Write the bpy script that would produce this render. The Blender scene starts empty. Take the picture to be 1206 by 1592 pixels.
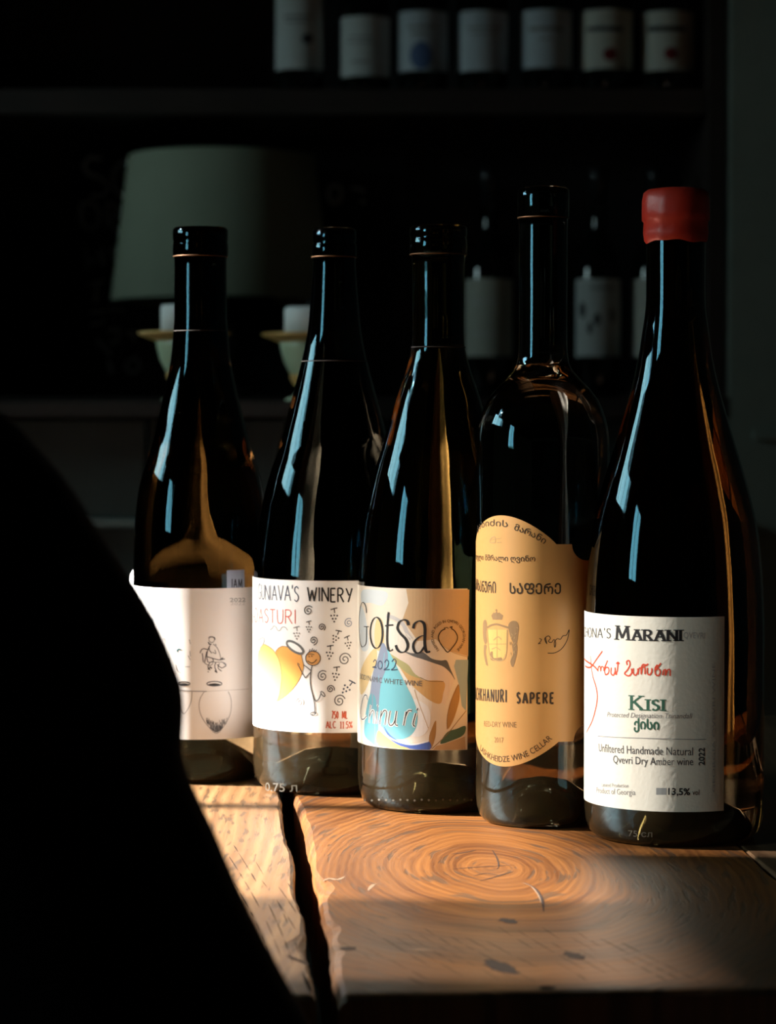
import bpy, bmesh, math, random
from math import sin, cos, tan, asin, atan2, pi, sqrt, radians, exp
from mathutils import Vector, Matrix, noise as mnoise
from mathutils.geometry import tessellate_polygon

scene = bpy.context.scene
COL = scene.collection
random.seed(7)

# ------------------------------------------------------------------ camera
W, H, F = 1206.0, 1592.0, 4100.0
CX, CY = W / 2, H / 2
TABLE_Z = 0.75
CAM = Vector((0.0, 0.0, TABLE_Z + 0.187))
PITCH = math.atan((CY - 655.0) / F)
cam = bpy.data.cameras.new('camera')
cam.sensor_fit = 'VERTICAL'
cam.sensor_height = 36.0
cam.lens = 36.0 * F / H
cam.clip_start = 0.02
cam.dof.use_dof = True
cam.dof.focus_distance = 1.20
cam.dof.aperture_fstop = cam.lens / 5.6
cam_o = bpy.data.objects.new('camera', cam)
cam_o.location = CAM
cam_o.rotation_euler = (pi / 2 - PITCH, 0, 0)
COL.objects.link(cam_o)
scene.camera = cam_o

# ------------------------------------------------------------------ light, sky, exposure
WALL_X = -1.7
SUN_EL, SUN_AZ = radians(28), radians(4.5)
SUN_DIR = Vector((cos(SUN_EL) * cos(SUN_AZ), -cos(SUN_EL) * sin(SUN_AZ), -sin(SUN_EL)))
sun = bpy.data.lights.new('sun', 'SUN')
sun.energy = 38.0
sun.angle = radians(0.6)
sun.color = (1.0, 0.94, 0.86)
sun_o = bpy.data.objects.new('sun', sun)
sun_o.rotation_euler = SUN_DIR.to_track_quat('-Z', 'Y').to_euler()
sun_o.location = (-6, 2, 4)
COL.objects.link(sun_o)

world = bpy.data.worlds.new('sky')
scene.world = world
world.use_nodes = True
wn = world.node_tree
wn.nodes['Background'].inputs['Color'].default_value = (0.68, 0.98, 1.0, 1)
wn.nodes['Background'].inputs['Strength'].default_value = 14.0

# the window openings of the left wall: (y0, y1, z0, z1)
WIN = {1: (-0.12, 0.44, 0.95, 1.75), 2: (0.98, 1.86, 1.42, 2.06), 3: (2.85, 3.25, 1.40, 1.80)}
for k, (y0, y1, z0, z1) in WIN.items():
    L = bpy.data.lights.new('window_portal', 'AREA')
    L.shape = 'RECTANGLE'
    L.size, L.size_y = (z1 - z0), (y1 - y0)
    L.cycles.is_portal = True
    lo = bpy.data.objects.new('window_portal', L)
    lo.location = (WALL_X - 0.13, (y0 + y1) / 2, (z0 + z1) / 2)
    lo.rotation_euler = Vector((1, 0, 0)).to_track_quat('-Z', 'Y').to_euler()
    lo.rotation_euler = (0, -pi / 2, 0)
    COL.objects.link(lo)
vs = scene.view_settings
vs.view_transform = 'Standard'
vs.look = 'None'
vs.exposure = 0.12
vs.gamma = 1.0
vs.use_curve_mapping = False
cy = scene.cycles
cy.use_denoising = True
cy.max_bounces = 14
cy.transmission_bounces = 12
cy.transparent_max_bounces = 12
cy.caustics_reflective = False
cy.caustics_refractive = False
cy.sample_clamp_indirect = 4.0

# ------------------------------------------------------------------ pixel geometry
FWD = Vector((0, cos(PITCH), -sin(PITCH)))
UP = Vector((0, sin(PITCH), cos(PITCH)))


def ray(px, py):
    return (FWD + Vector((1, 0, 0)) * ((px - CX) / F) + UP * ((CY - py) / F)).normalized()


def at_depth(px, py, y):
    d = ray(px, py)
    return CAM + d * ((y - CAM.y) / d.y)


def on_table(px, py, z=TABLE_Z):
    d = ray(px, py)
    return CAM + d * ((z - CAM.z) / d.z)


# ------------------------------------------------------------------ materials
def new_mat(name):
    m = bpy.data.materials.new(name)
    m.use_nodes = True
    return m, m.node_tree.nodes, m.node_tree.links, m.node_tree.nodes['Principled BSDF']


def plain(name, col, rough=0.6, metal=0.0, bump=0.0, bscale=300, spec=0.5, vary=0.12, vscale=25):
    m, n, l, b = new_mat(name)
    tc = n.new('ShaderNodeTexCoord')
    nz = n.new('ShaderNodeTexNoise')
    nz.inputs['Scale'].default_value = vscale
    nz.inputs['Detail'].default_value = 4
    l.new(tc.outputs['Object'], nz.inputs['Vector'])
    mx = n.new('ShaderNodeMix')
    mx.data_type = 'RGBA'
    mx.inputs['A'].default_value = tuple(c * (1 - vary) for c in col) + (1,)
    mx.inputs['B'].default_value = tuple(min(1, c * (1 + vary)) for c in col) + (1,)
    l.new(nz.outputs['Fac'], mx.inputs['Factor'])
    l.new(mx.outputs['Result'], b.inputs['Base Color'])
    b.inputs['Roughness'].default_value = rough
    b.inputs['Metallic'].default_value = metal
    b.inputs['Specular IOR Level'].default_value = spec
    if bump:
        nb = n.new('ShaderNodeTexNoise')
        nb.inputs['Scale'].default_value = bscale
        nb.inputs['Detail'].default_value = 6
        l.new(tc.outputs['Object'], nb.inputs['Vector'])
        bp = n.new('ShaderNodeBump')
        bp.inputs['Strength'].default_value = bump
        bp.inputs['Distance'].default_value = 0.001
        l.new(nb.outputs['Fac'], bp.inputs['Height'])
        l.new(bp.outputs['Normal'], b.inputs['Normal'])
    return m


def glass(name, tint, rough=0.015, ior=1.45, clear=1.0):
    m, n, l, b = new_mat(name)
    b.inputs['Base Color'].default_value = tuple(tint) + (1,)
    b.inputs['Roughness'].default_value = rough
    b.inputs['IOR'].default_value = ior
    b.inputs['Transmission Weight'].default_value = clear
    b.inputs['Specular Tint'].default_value = (0.22, 0.56, 0.72, 1)
    # faint waviness of moulded glass
    tc = n.new('ShaderNodeTexCoord')
    mp = n.new('ShaderNodeMapping')
    mp.inputs['Scale'].default_value = (60, 60, 12)
    l.new(tc.outputs['Object'], mp.inputs['Vector'])
    nz = n.new('ShaderNodeTexNoise')
    nz.inputs['Scale'].default_value = 1.0
    nz.inputs['Detail'].default_value = 2
    l.new(mp.outputs['Vector'], nz.inputs['Vector'])
    bp = n.new('ShaderNodeBump')
    bp.inputs['Strength'].default_value = 0.25
    bp.inputs['Distance'].default_value = 0.001
    l.new(nz.outputs['Fac'], bp.inputs['Height'])
    l.new(bp.outputs['Normal'], b.inputs['Normal'])
    return m


def ink(name, col, rough=0.6):
    m, n, l, b = new_mat(name)
    b.inputs['Base Color'].default_value = tuple(col) + (1,)
    b.inputs['Roughness'].default_value = rough
    b.inputs['Specular IOR Level'].default_value = 0.3
    return m


def wood(name, cx, cy_, sx, sy, period, dark, light, seed, grey=0.35, warp=0.008):
    """Sawn board: rings as stretched ellipses round (cx, cy) in the board's own axes."""
    m, n, l, b = new_mat(name)
    tc = n.new('ShaderNodeTexCoord')

    def math_(op, a, bb=None, c=None):
        nd = n.new('ShaderNodeMath')
        nd.operation = op
        for i, v in enumerate((a, bb, c)):
            if v is None:
                continue
            if hasattr(v, 'links'):
                l.new(v, nd.inputs[i])
            else:
                nd.inputs[i].default_value = v
        return nd.outputs[0]

    def noise_(vec, scale, detail=3, rough=0.5):
        nz = n.new('ShaderNodeTexNoise')
        nz.inputs['Scale'].default_value = scale
        nz.inputs['Detail'].default_value = detail
        nz.inputs['Roughness'].default_value = rough
        l.new(vec, nz.inputs['Vector'])
        return nz.outputs['Fac']

    def comb(x, y, z):
        nd = n.new('ShaderNodeCombineXYZ')
        for i, v in enumerate((x, y, z)):
            if hasattr(v, 'links'):
                l.new(v, nd.inputs[i])
            else:
                nd.inputs[i].default_value = v
        return nd.outputs[0]

    sep = n.new('ShaderNodeSeparateXYZ')
    l.new(tc.outputs['Object'], sep.inputs[0])
    X, Y, Z = sep.outputs
    wn1 = noise_(comb(math_('MULTIPLY', X, 14), math_('MULTIPLY', Y, 5), seed), 1.0, 3)
    wn2 = noise_(comb(math_('MULTIPLY', X, 60), math_('MULTIPLY', Y, 25), seed + 5), 1.0, 3)
    dx = math_('MULTIPLY', math_('SUBTRACT', X, cx), sx)
    dy = math_('MULTIPLY', math_('SUBTRACT', Y, cy_), sy)
    h0 = math_('SQRT', math_('ADD', math_('MULTIPLY', dx, dx), math_('MULTIPLY', dy, dy)))
    h = math_('ADD', h0, math_('ADD', math_('MULTIPLY', math_('SUBTRACT', wn1, 0.5), warp * 2.4),
                               math_('MULTIPLY', math_('SUBTRACT', wn2, 0.5), warp * 0.22)))
    ph = math_('DIVIDE', h, period)
    band = math_('ADD', math_('MULTIPLY', math_('SINE', math_('MULTIPLY', ph, 2 * pi)), 0.5), 0.5)
    band = math_('POWER', band, 1.6)
    wide = noise_(comb(math_('MULTIPLY', h, 130), math_('MULTIPLY', Y, 3), seed + 2), 1.0, 4)
    fine = noise_(comb(math_('MULTIPLY', h, 1500), math_('MULTIPLY', Y, 35), seed + 3), 1.0, 4, 0.7)
    v = math_('ADD', math_('MULTIPLY', band, math_('MULTIPLY', wn1, 0.34)), math_('ADD', math_('MULTIPLY', wide, 0.78), math_('MULTIPLY', fine, 0.55)))
    v = math_('SUBTRACT', v, 0.34)
    ramp = n.new('ShaderNodeValToRGB')
    ramp.color_ramp.elements[0].position = 0.18
    ramp.color_ramp.elements[0].color = tuple(dark) + (1,)
    ramp.color_ramp.elements[1].position = 0.78
    ramp.color_ramp.elements[1].color = tuple(light) + (1,)
    l.new(v, ramp.inputs[0])
    # weathered grey wear in broad patches, most near the worn front end of the board
    wear = noise_(comb(math_('MULTIPLY', X, 9), math_('MULTIPLY', Y, 9), seed + 9), 1.0, 4, 0.6)
    front = n.new('ShaderNodeMapRange')
    front.inputs['From Min'].default_value = 0.16
    front.inputs['From Max'].default_value = 0.08
    l.new(Y, front.inputs['Value'])
    wf = math_('MULTIPLY', math_('ADD', math_('MULTIPLY', front.outputs[0], 0.42), 0.04), grey)
    wf2 = n.new('ShaderNodeMapRange')
    wf2.inputs['From Min'].default_value = 0.38
    wf2.inputs['From Max'].default_value = 0.62
    l.new(wear, wf2.inputs['Value'])
    wfac = math_('MULTIPLY', wf, math_('ADD', math_('MULTIPLY', wf2.outputs[0], 0.7), 0.5))
    mg = n.new('ShaderNodeMix')
    mg.data_type = 'RGBA'
    l.new(wfac, mg.inputs['Factor'])
    l.new(ramp.outputs[0], mg.inputs['A'])
    mg.inputs['B'].default_value = (0.075, 0.068, 0.055, 1)
    # dark open pores in dashes along the rings
    pore = noise_(comb(math_('MULTIPLY', h, 360), math_('MULTIPLY', Y, 40), seed + 11), 1.0, 2, 0.5)
    pr = n.new('ShaderNodeMapRange')
    pr.inputs['From Min'].default_value = 0.58
    pr.inputs['From Max'].default_value = 0.66
    l.new(pore, pr.inputs['Value'])
    mp = n.new('ShaderNodeMix')
    mp.data_type = 'RGBA'
    l.new(math_('MULTIPLY', pr.outputs[0], 0.75), mp.inputs['Factor'])
    l.new(mg.outputs['Result'], mp.inputs['A'])
    mp.inputs['B'].default_value = (0.05, 0.03, 0.018, 1)
    l.new(mp.outputs['Result'], b.inputs['Base Color'])
    rr = math_('ADD', math_('MULTIPLY', fine, 0.25), 0.27)
    l.new(rr, b.inputs['Roughness'])
    b.inputs['Specular IOR Level'].default_value = 0.45
    hh = math_('SUBTRACT', math_('ADD', math_('MULTIPLY', v, 0.6), math_('MULTIPLY', fine, 0.3)), math_('MULTIPLY', pr.outputs[0], 0.8))
    bp = n.new('ShaderNodeBump')
    bp.inputs['Strength'].default_value = 0.14
    bp.inputs['Distance'].default_value = 0.0008
    l.new(hh, bp.inputs['Height'])
    l.new(bp.outputs['Normal'], b.inputs['Normal'])
    return m


M = {}
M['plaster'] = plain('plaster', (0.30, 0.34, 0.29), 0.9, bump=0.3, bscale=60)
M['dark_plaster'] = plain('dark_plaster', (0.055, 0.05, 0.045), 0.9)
M['floorwood'] = plain('floor_boards', (0.05, 0.032, 0.02), 0.6, vary=0.3, vscale=6)
M['shelfwood'] = plain('stained_shelf_wood', (0.018, 0.009, 0.006), 0.7, vary=0.35, vscale=14, bump=0.2)
M['shelfback'] = plain('black_shelf_back', (0.006, 0.005, 0.005), 0.8)
M['green_panel'] = plain('green_painted_wood', (0.03, 0.042, 0.036), 0.6)
M['chalkboard'] = plain('chalkboard', (0.004, 0.004, 0.0045), 0.9)
M['chalk'] = plain('chalk', (0.75, 0.8, 0.8), 0.95)
M['frame'] = plain('window_frame_paint', (0.25, 0.24, 0.22), 0.5)
M['shade'] = plain('linen_shade', (0.38, 0.42, 0.31), 0.9, bump=0.5, bscale=900, vary=0.06)
M['brass'] = plain('aged_brass', (0.72, 0.44, 0.15), 0.4, metal=0.25)
M['jade'] = plain('pale_green_glaze', (0.52, 0.62, 0.42), 0.3)
M['candle'] = plain('white_wax', (0.80, 0.82, 0.82), 0.5, vary=0.04)
M['wick'] = plain('wick', (0.02, 0.02, 0.02), 0.9)
M['black_cloth'] = plain('black_wool', (0.003, 0.003, 0.003), 1.0, spec=0.05)
M['chairwood'] = plain('dark_chair_wood', (0.012, 0.008, 0.006), 0.6)
M['card'] = plain('white_card', (0.82, 0.84, 0.86), 0.7, vary=0.02)
M['paper_white'] = plain('coated_label_paper', (0.84, 0.82, 0.81), 0.5, vary=0.015, spec=0.3)
M['paper_cream'] = plain('cream_label_paper', (0.80, 0.70, 0.58), 0.42, vary=0.02, spec=0.5)
M['paper_gold'] = plain('gold_ochre_label_paper', (0.72, 0.375, 0.12), 0.42, vary=0.04, vscale=60, spec=0.5)
M['paper_laid'] = plain('textured_label_paper', (0.85, 0.81, 0.71), 0.7, bump=0.13, bscale=520, vary=0.03, spec=0.2)
M['paper_old'] = plain('shelf_label_paper', (0.62, 0.63, 0.60), 0.7, vary=0.05)
M['capsule'] = plain('black_capsule_foil', (0.008, 0.009, 0.010), 0.28)
M['copper'] = plain('copper_foil_edge', (0.085, 0.042, 0.02), 0.5, metal=0.8)
M['red_wax'] = plain('red_sealing_wax', (0.42, 0.022, 0.010), 0.42, bump=0.5, bscale=120)
M['tan_tag'] = plain('blue_grey_paper_tag', (0.30, 0.36, 0.48), 0.7)
M['glass_amber'] = glass('amber_bottle_glass', (0.095, 0.050, 0.012))
M['glass_brown'] = glass('brown_bottle_glass', (0.040, 0.016, 0.003))
M['glass_umber'] = glass('umber_bottle_glass', (0.020, 0.0085, 0.0018))
M['glass_olive'] = glass('olive_bottle_glass', (0.022, 0.018, 0.012))
M['glass_black'] = glass('black_bottle_glass', (0.07, 0.065, 0.055))
M['glass_base'] = glass('thick_base_glass', (0.24, 0.155, 0.075), clear=0.92)
M['emboss'] = plain('embossed_glass', (0.05, 0.042, 0.03), 0.35)
M['shelf_glass'] = plain('dark_shelf_bottle_glass', (0.004, 0.005, 0.004), 0.06)

INK = {}
for nm, c in dict(black=(0.012, 0.011, 0.012), charcoal=(0.05, 0.05, 0.055), grey=(0.25, 0.24, 0.24), pale=(0.55, 0.53, 0.52),
                  navy=(0.03, 0.05, 0.10), teal=(0.02, 0.10, 0.12), red=(0.62, 0.08, 0.06), brick=(0.42, 0.07, 0.03),
                  scarlet=(0.70, 0.07, 0.03), green=(0.03, 0.11, 0.07), orange=(0.78, 0.36, 0.08), amber=(0.86, 0.50, 0.15),
                  skin=(0.72, 0.36, 0.12), white=(0.86, 0.85, 0.84), tan=(0.60, 0.40, 0.22), ochre=(0.68, 0.42, 0.17),
                  sand=(0.76, 0.56, 0.28), cyan=(0.20, 0.56, 0.66), teal_blue=(0.13, 0.38, 0.46), slate=(0.26, 0.31, 0.42),
                  olive=(0.46, 0.42, 0.19), royal=(0.07, 0.13, 0.42), slate_dark=(0.13, 0.13, 0.13), leaf=(0.45, 0.25, 0.09),
                  forest=(0.08, 0.15, 0.10), blush=(0.80, 0.66, 0.55), mist=(0.62, 0.66, 0.68), bluegrey=(0.35, 0.45, 0.50), ivory=(0.83, 0.77, 0.68),
                  sepia=(0.30, 0.17, 0.07), umber=(0.05, 0.03, 0.015), palesepia=(0.52, 0.33, 0.14),
                  crest=(0.34, 0.20, 0.09), dred=(0.20, 0.02, 0.02), dblue=(0.10, 0.16, 0.32), midgrey=(0.32, 0.33, 0.33)).items():
    INK[nm] = ink('ink_' + nm, c)


# ------------------------------------------------------------------ mesh helpers
class MB:
    def __init__(self):
        self.v, self.f, self.m, self.mats, self.smooth = [], [], [], [], []

    def mi(self, mat):
        if mat not in self.mats:
            self.mats.append(mat)
        return self.mats.index(mat)

    def add(self, verts, faces, mat, smooth=False):
        o = len(self.v)
        k = self.mi(mat)
        self.v += [tuple(p) for p in verts]
        for f in faces:
            self.f.append(tuple(i + o for i in f))
            self.m.append(k)
            self.smooth.append(smooth)

    def box(self, lo, hi, mat, bev=0.0):
        x0, y0, z0 = lo
        x1, y1, z1 = hi
        if bev <= 0:
            v = [(x0, y0, z0), (x1, y0, z0), (x1, y1, z0), (x0, y1, z0), (x0, y0, z1), (x1, y0, z1), (x1, y1, z1), (x0, y1, z1)]
            self.add(v, [(3, 2, 1, 0), (4, 5, 6, 7), (0, 1, 5, 4), (1, 2, 6, 5), (2, 3, 7, 6), (3, 0, 4, 7)], mat)
            return
        bm = bmesh.new()
        bmesh.ops.create_cube(bm, size=1)
        for vv in bm.verts:
            vv.co = Vector(((x0 + x1) / 2 + vv.co.x * (x1 - x0), (y0 + y1) / 2 + vv.co.y * (y1 - y0), (z0 + z1) / 2 + vv.co.z * (z1 - z0)))
        bmesh.ops.bevel(bm, geom=list(bm.edges), offset=bev, segments=2, affect='EDGES', profile=0.5)
        bm.verts.index_update()
        self.add([vv.co[:] for vv in bm.verts], [[q.index for q in ff.verts] for ff in bm.faces], mat)
        bm.free()

    def lathe(self, prof, mat, seg=64, cx=0, cy=0, smooth=True, cap0=True, cap1=True):
        v, f = [], []
        n = len(prof)
        for (r, z) in prof:
            for k in range(seg):
                a = 2 * pi * k / seg
                v.append((cx + r * cos(a), cy + r * sin(a), z))
        for i in range(n - 1):
            for k in range(seg):
                k2 = (k + 1) % seg
                f.append((i * seg + k, i * seg + k2, (i + 1) * seg + k2, (i + 1) * seg + k))
        if cap0:
            f.append(tuple(reversed(range(seg))))
        if cap1:
            f.append(tuple((n - 1) * seg + k for k in range(seg)))
        self.add(v, f, mat, smooth)

    def build(self, name, parent=None, loc=(0, 0, 0), rotz=0.0):
        me = bpy.data.meshes.new(name)
        me.from_pydata(self.v, [], self.f)
        for m in self.mats:
            me.materials.append(m)
        me.polygons.foreach_set('material_index', self.m)
        me.polygons.foreach_set('use_smooth', self.smooth)
        me.update()
        o = bpy.data.objects.new(name, me)
        COL.objects.link(o)
        o.location = loc
        o.rotation_euler = (0, 0, rotz)
        if parent:
            o.parent = parent
        return o


def tag(o, label=None, cat=None, group=None, kind=None):
    for k, v in (('label', label), ('category', cat), ('group', group), ('kind', kind)):
        if v:
            o[k] = v
    return o


def empty(name, loc, label, cat, group=None, rotz=0.0):
    o = bpy.data.objects.new(name, None)
    o.empty_display_size = 0.02
    COL.objects.link(o)
    o.location = loc
    o.rotation_euler = (0, 0, rotz)
    return tag(o, label, cat, group)


def smooth_profile(pts, step):
    """Catmull-Rom through (t, r) points sorted by t."""
    out = []
    n = len(pts)
    for i in range(n - 1):
        p0, p1, p2, p3 = pts[max(0, i - 1)], pts[i], pts[i + 1], pts[min(n - 1, i + 2)]
        k = max(1, int(abs(p2[0] - p1[0]) / step))
        m1 = (p2[1] - p0[1]) / (p2[0] - p0[0]) if p2[0] != p0[0] else 0
        m2 = (p3[1] - p1[1]) / (p3[0] - p1[0]) if p3[0] != p1[0] else 0
        d = p2[0] - p1[0]
        for j in range(k):
            s = j / k
            h00, h10, h01, h11 = 2 * s**3 - 3 * s**2 + 1, s**3 - 2 * s**2 + s, -2 * s**3 + 3 * s**2, s**3 - s**2
            out.append((p1[0] + s * d, h00 * p1[1] + h10 * d * m1 + h01 * p2[1] + h11 * d * m2))
    out.append(pts[-1])
    return out


def spline(pts, step):
    """Catmull-Rom polyline resampling of 2-D points."""
    if len(pts) < 3:
        out = []
        (x0, y0), (x1, y1) = pts[0], pts[-1]
        k = max(1, int(math.hypot(x1 - x0, y1 - y0) / step))
        return [(x0 + (x1 - x0) * i / k, y0 + (y1 - y0) * i / k) for i in range(k + 1)]
    out = []
    n = len(pts)
    closed = pts[0] == pts[-1]
    for i in range(n - 1):
        p1, p2 = pts[i], pts[i + 1]
        p0 = pts[i - 1] if i > 0 else (pts[-2] if closed else p1)
        p3 = pts[i + 2] if i + 2 < n else (pts[1] if closed else p2)
        k = max(1, min(40, int(math.hypot(p2[0] - p1[0], p2[1] - p1[1]) / step)))
        for j in range(k):
            s = j / k
            q = []
            for c in (0, 1):
                q.append(0.5 * (2 * p1[c] + (p2[c] - p0[c]) * s + (2 * p0[c] - 5 * p1[c] + 4 * p2[c] - p3[c]) * s * s
                                + (-p0[c] + 3 * p1[c] - 3 * p2[c] + p3[c]) * s**3))
            out.append(tuple(q))
    out.append(pts[-1])
    return out


def clip_half(poly, axis, val, keep_greater):
    out = []
    n = len(poly)
    for i in range(n):
        a, b = poly[i], poly[(i + 1) % n]
        ia = (a[axis] >= val) if keep_greater else (a[axis] <= val)
        ib = (b[axis] >= val) if keep_greater else (b[axis] <= val)
        if ia:
            out.append(a)
        if ia != ib:
            t = (val - a[axis]) / (b[axis] - a[axis])
            out.append((a[0] + t * (b[0] - a[0]), a[1] + t * (b[1] - a[1])))
    return out


_text_cache = {}


def text_mesh(s):
    if s in _text_cache:
        return _text_cache[s]
    c = bpy.data.curves.new('t', 'FONT')
    c.body = s
    c.resolution_u = 3
    o = bpy.data.objects.new('t', c)
    COL.objects.link(o)
    bpy.context.view_layer.update()
    ev = o.evaluated_get(bpy.context.evaluated_depsgraph_get())
    me = ev.to_mesh()
    v = [(p.co.x, p.co.y) for p in me.vertices]
    f = [tuple(p.vertices) for p in me.polygons]
    ev.to_mesh_clear()
    bpy.data.objects.remove(o)
    bpy.data.curves.remove(c)
    _text_cache[s] = (v, f)
    return v, f


class Cyl:
    """A label-bearing cylinder: prints are laid on it in (arc length, height)."""

    def __init__(self, loc, R):
        self.loc, self.R = Vector(loc), R

    def uz(self, px, py):
        d = ray(px, py)
        ox, oy = CAM.x - self.loc.x, CAM.y - self.loc.y
        R = self.R + 0.0001
        a = d.x**2 + d.y**2
        b = 2 * (ox * d.x + oy * d.y)
        c = ox**2 + oy**2 - R * R
        disc = b * b - 4 * a * c
        t = (-b - sqrt(max(0, disc))) / (2 * a)
        p = CAM + d * t
        return (self.R * atan2(p.x - self.loc.x, -(p.y - self.loc.y)), p.z - self.loc.z)

    def p3(self, u, z, off):
        ph = u / self.R
        r = self.R + off
        return (r * sin(ph), -r * cos(ph), z)


class Print:
    """Flat print on one label: strokes, fills and text, all in photo pixels of a zoomed region."""

    def __init__(self, cyl, region, scale):
        self.c, self.x0, self.y0, self.s = cyl, region[0], region[1], scale
        self.mb = MB()
        self.zlim = None

    def q(self, p):
        return self.c.uz(self.x0 + p[0] * self.s, self.y0 + p[1] * self.s)

    def mm(self, w):     # width given in zoom pixels -> metres on the label
        return w * self.s * (self.c.loc.y - self.c.R) / F

    def ribbon(self, pts, width, mat, layer=3, nib=None, taper=0.0):
        pts = spline(pts, 0.0005)
        if len(pts) < 2:
            return
        n = len(pts)
        L, R_ = [], []
        for i, p in enumerate(pts):
            a, b = pts[max(0, i - 1)], pts[min(n - 1, i + 1)]
            dx, dy = b[0] - a[0], b[1] - a[1]
            d = math.hypot(dx, dy) or 1e-9
            dx, dy = dx / d, dy / d
            w = width
            if nib is not None:
                w = width * (nib + (1 - nib) * abs(dy * 0.97 - dx * 0.24))
            if taper:
                e = min(i, n - 1 - i) / max(1, (n - 1) / 2)
                w *= (1 - taper) + taper * min(1, e * 1.6)
            L.append((p[0] - dy * w / 2, p[1] + dx * w / 2))
            R_.append((p[0] + dy * w / 2, p[1] - dx * w / 2))
        off = 0.00010 + 0.00003 * layer
        v = [self.c.p3(u, z, off) for u, z in L + R_]
        self.mb.add(v, [(i, i + n, i + 1 + n, i + 1) for i in range(n - 1)], mat)

    def stroke(self, pts, w, mat, layer=3, nib=None, taper=0.0):
        self.ribbon([self.q(p) for p in pts], self.mm(w), mat, layer, nib, taper)

    def fill_uz(self, poly, mat, layer=1):
        if self.zlim:
            poly = clip_half(clip_half(poly, 1, self.zlim[0], True), 1, self.zlim[1], False)
            if len(poly) < 3:
                return
        off = 0.00010 + 0.00003 * layer
        us = [p[0] for p in poly]
        lo, hi = min(us), max(us)
        k = max(1, int((hi - lo) / 0.0016))
        for i in range(k):
            a, b = lo + (hi - lo) * i / k, lo + (hi - lo) * (i + 1) / k
            pc = clip_half(clip_half(poly, 0, a, True), 0, b, False) if k > 1 else poly
            if len(pc) < 3:
                continue
            tr = tessellate_polygon([[Vector((p[0] * 1000, p[1] * 1000, 0)) for p in pc]])
            self.mb.add([self.c.p3(p[0], p[1], off) for p in pc], tr, mat)

    def fill(self, pts, mat, layer=1, smooth=True):
        pp = [self.q(p) for p in pts]
        if smooth:
            pp = spline(pp + [pp[0]], 0.0008)[:-1]
        self.fill_uz(pp, mat, layer)

    def disc(self, c, rx, ry, mat, layer=2, n=14, rot=0.0):
        pts = []
        for k in range(n):
            a = 2 * pi * k / n
            x, y = rx * cos(a), ry * sin(a)
            pts.append((c[0] + x * cos(rot) - y * sin(rot), c[1] + x * sin(rot) + y * cos(rot)))
        self.fill(pts, mat, layer, False)

    def ring(self, c, rx, ry, w, mat, layer=3, rot=0.0, a0=0, a1=2 * pi, nib=None):
        n = 22
        pts = []
        for k in range(n + 1):
            a = a0 + (a1 - a0) * k / n
            x, y = rx * cos(a), ry * sin(a)
            pts.append((c[0] + x * cos(rot) - y * sin(rot), c[1] + x * sin(rot) + y * cos(rot)))
        self.stroke(pts, w, mat, layer, nib)

    def spiral(self, c, r, w, mat, turns=1.75, a0=0.0):
        pts = []
        n = 20
        for k in range(n + 1):
            t = k / n
            a = a0 + turns * 2 * pi * t
            rr = r * (0.12 + 0.88 * t)
            pts.append((c[0] + rr * cos(a), c[1] + rr * sin(a) * 1.05))
        self.stroke(pts, w, mat)

    def text(self, s, path, h, mat, layer=3, slant=0.0, bold=0.0, caph=0.70):
        """Baseline along `path` (zoom pixels), cap height h zoom pixels, stretched to fill the path."""
        v, f = text_mesh(s)
        if not v:
            return
        pu = [self.q(p) for p in path]
        if len(pu) > 2:
            pu = spline(pu, 0.0008)
        ln = [0.0]
        for a, b in zip(pu, pu[1:]):
            ln.append(ln[-1] + math.hypot(b[0] - a[0], b[1] - a[1]))
        xs = [p[0] for p in v]
        x0, x1 = min(xs), max(xs)
        sx = ln[-1] / (x1 - x0)
        sy = self.mm(h) / caph
        off = 0.00010 + 0.00003 * layer
        copies = [(0, 0)] if not bold else [(-bold, 0), (bold, 0), (0, bold), (0, -bold)]
        for bi, (bx, by) in enumerate(copies):
            out = []
            for (x, y) in v:
                d = (x - x0) * sx + y * sy * slant + bx
                t = y * sy + by
                i = 0
                while i < len(ln) - 2 and ln[i + 1] < d:
                    i += 1
                a, b = pu[i], pu[i + 1]
                q = (d - ln[i]) / max(1e-9, ln[i + 1] - ln[i])
                dx, dz = b[0] - a[0], b[1] - a[1]
                dd = math.hypot(dx, dz) or 1e-9
                out.append(self.c.p3(a[0] + dx * q - dz / dd * t, a[1] + dz * q + dx / dd * t, off + bi * 0.000004))
            self.mb.add(out, f, mat)

    def caps(self, s, x0, x1, y0, y1, h, w, mat, layer=3, nib=None, serif=False, jitter=0.0, gap=0.28, small=None, lean=0.0):
        """Lettering drawn stroke by stroke from x0 to x1, baseline y0 -> y1 (zoom pixels), height h."""
        adv = []
        for i, ch in enumerate(s):
            g = GLYPH.get(ch)
            k = (small if (small and i > 0 and s[i - 1] != ' ') else 1.0)
            adv.append(((g[0] if g else 0.55) + gap) * k)
        tot = sum(adv) - gap
        u0, zb0 = self.q((x0, y0))
        u1, zb1 = self.q((x1, y1))
        hh = self.mm(h)
        ww = self.mm(w)
        acc = 0.0
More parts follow.
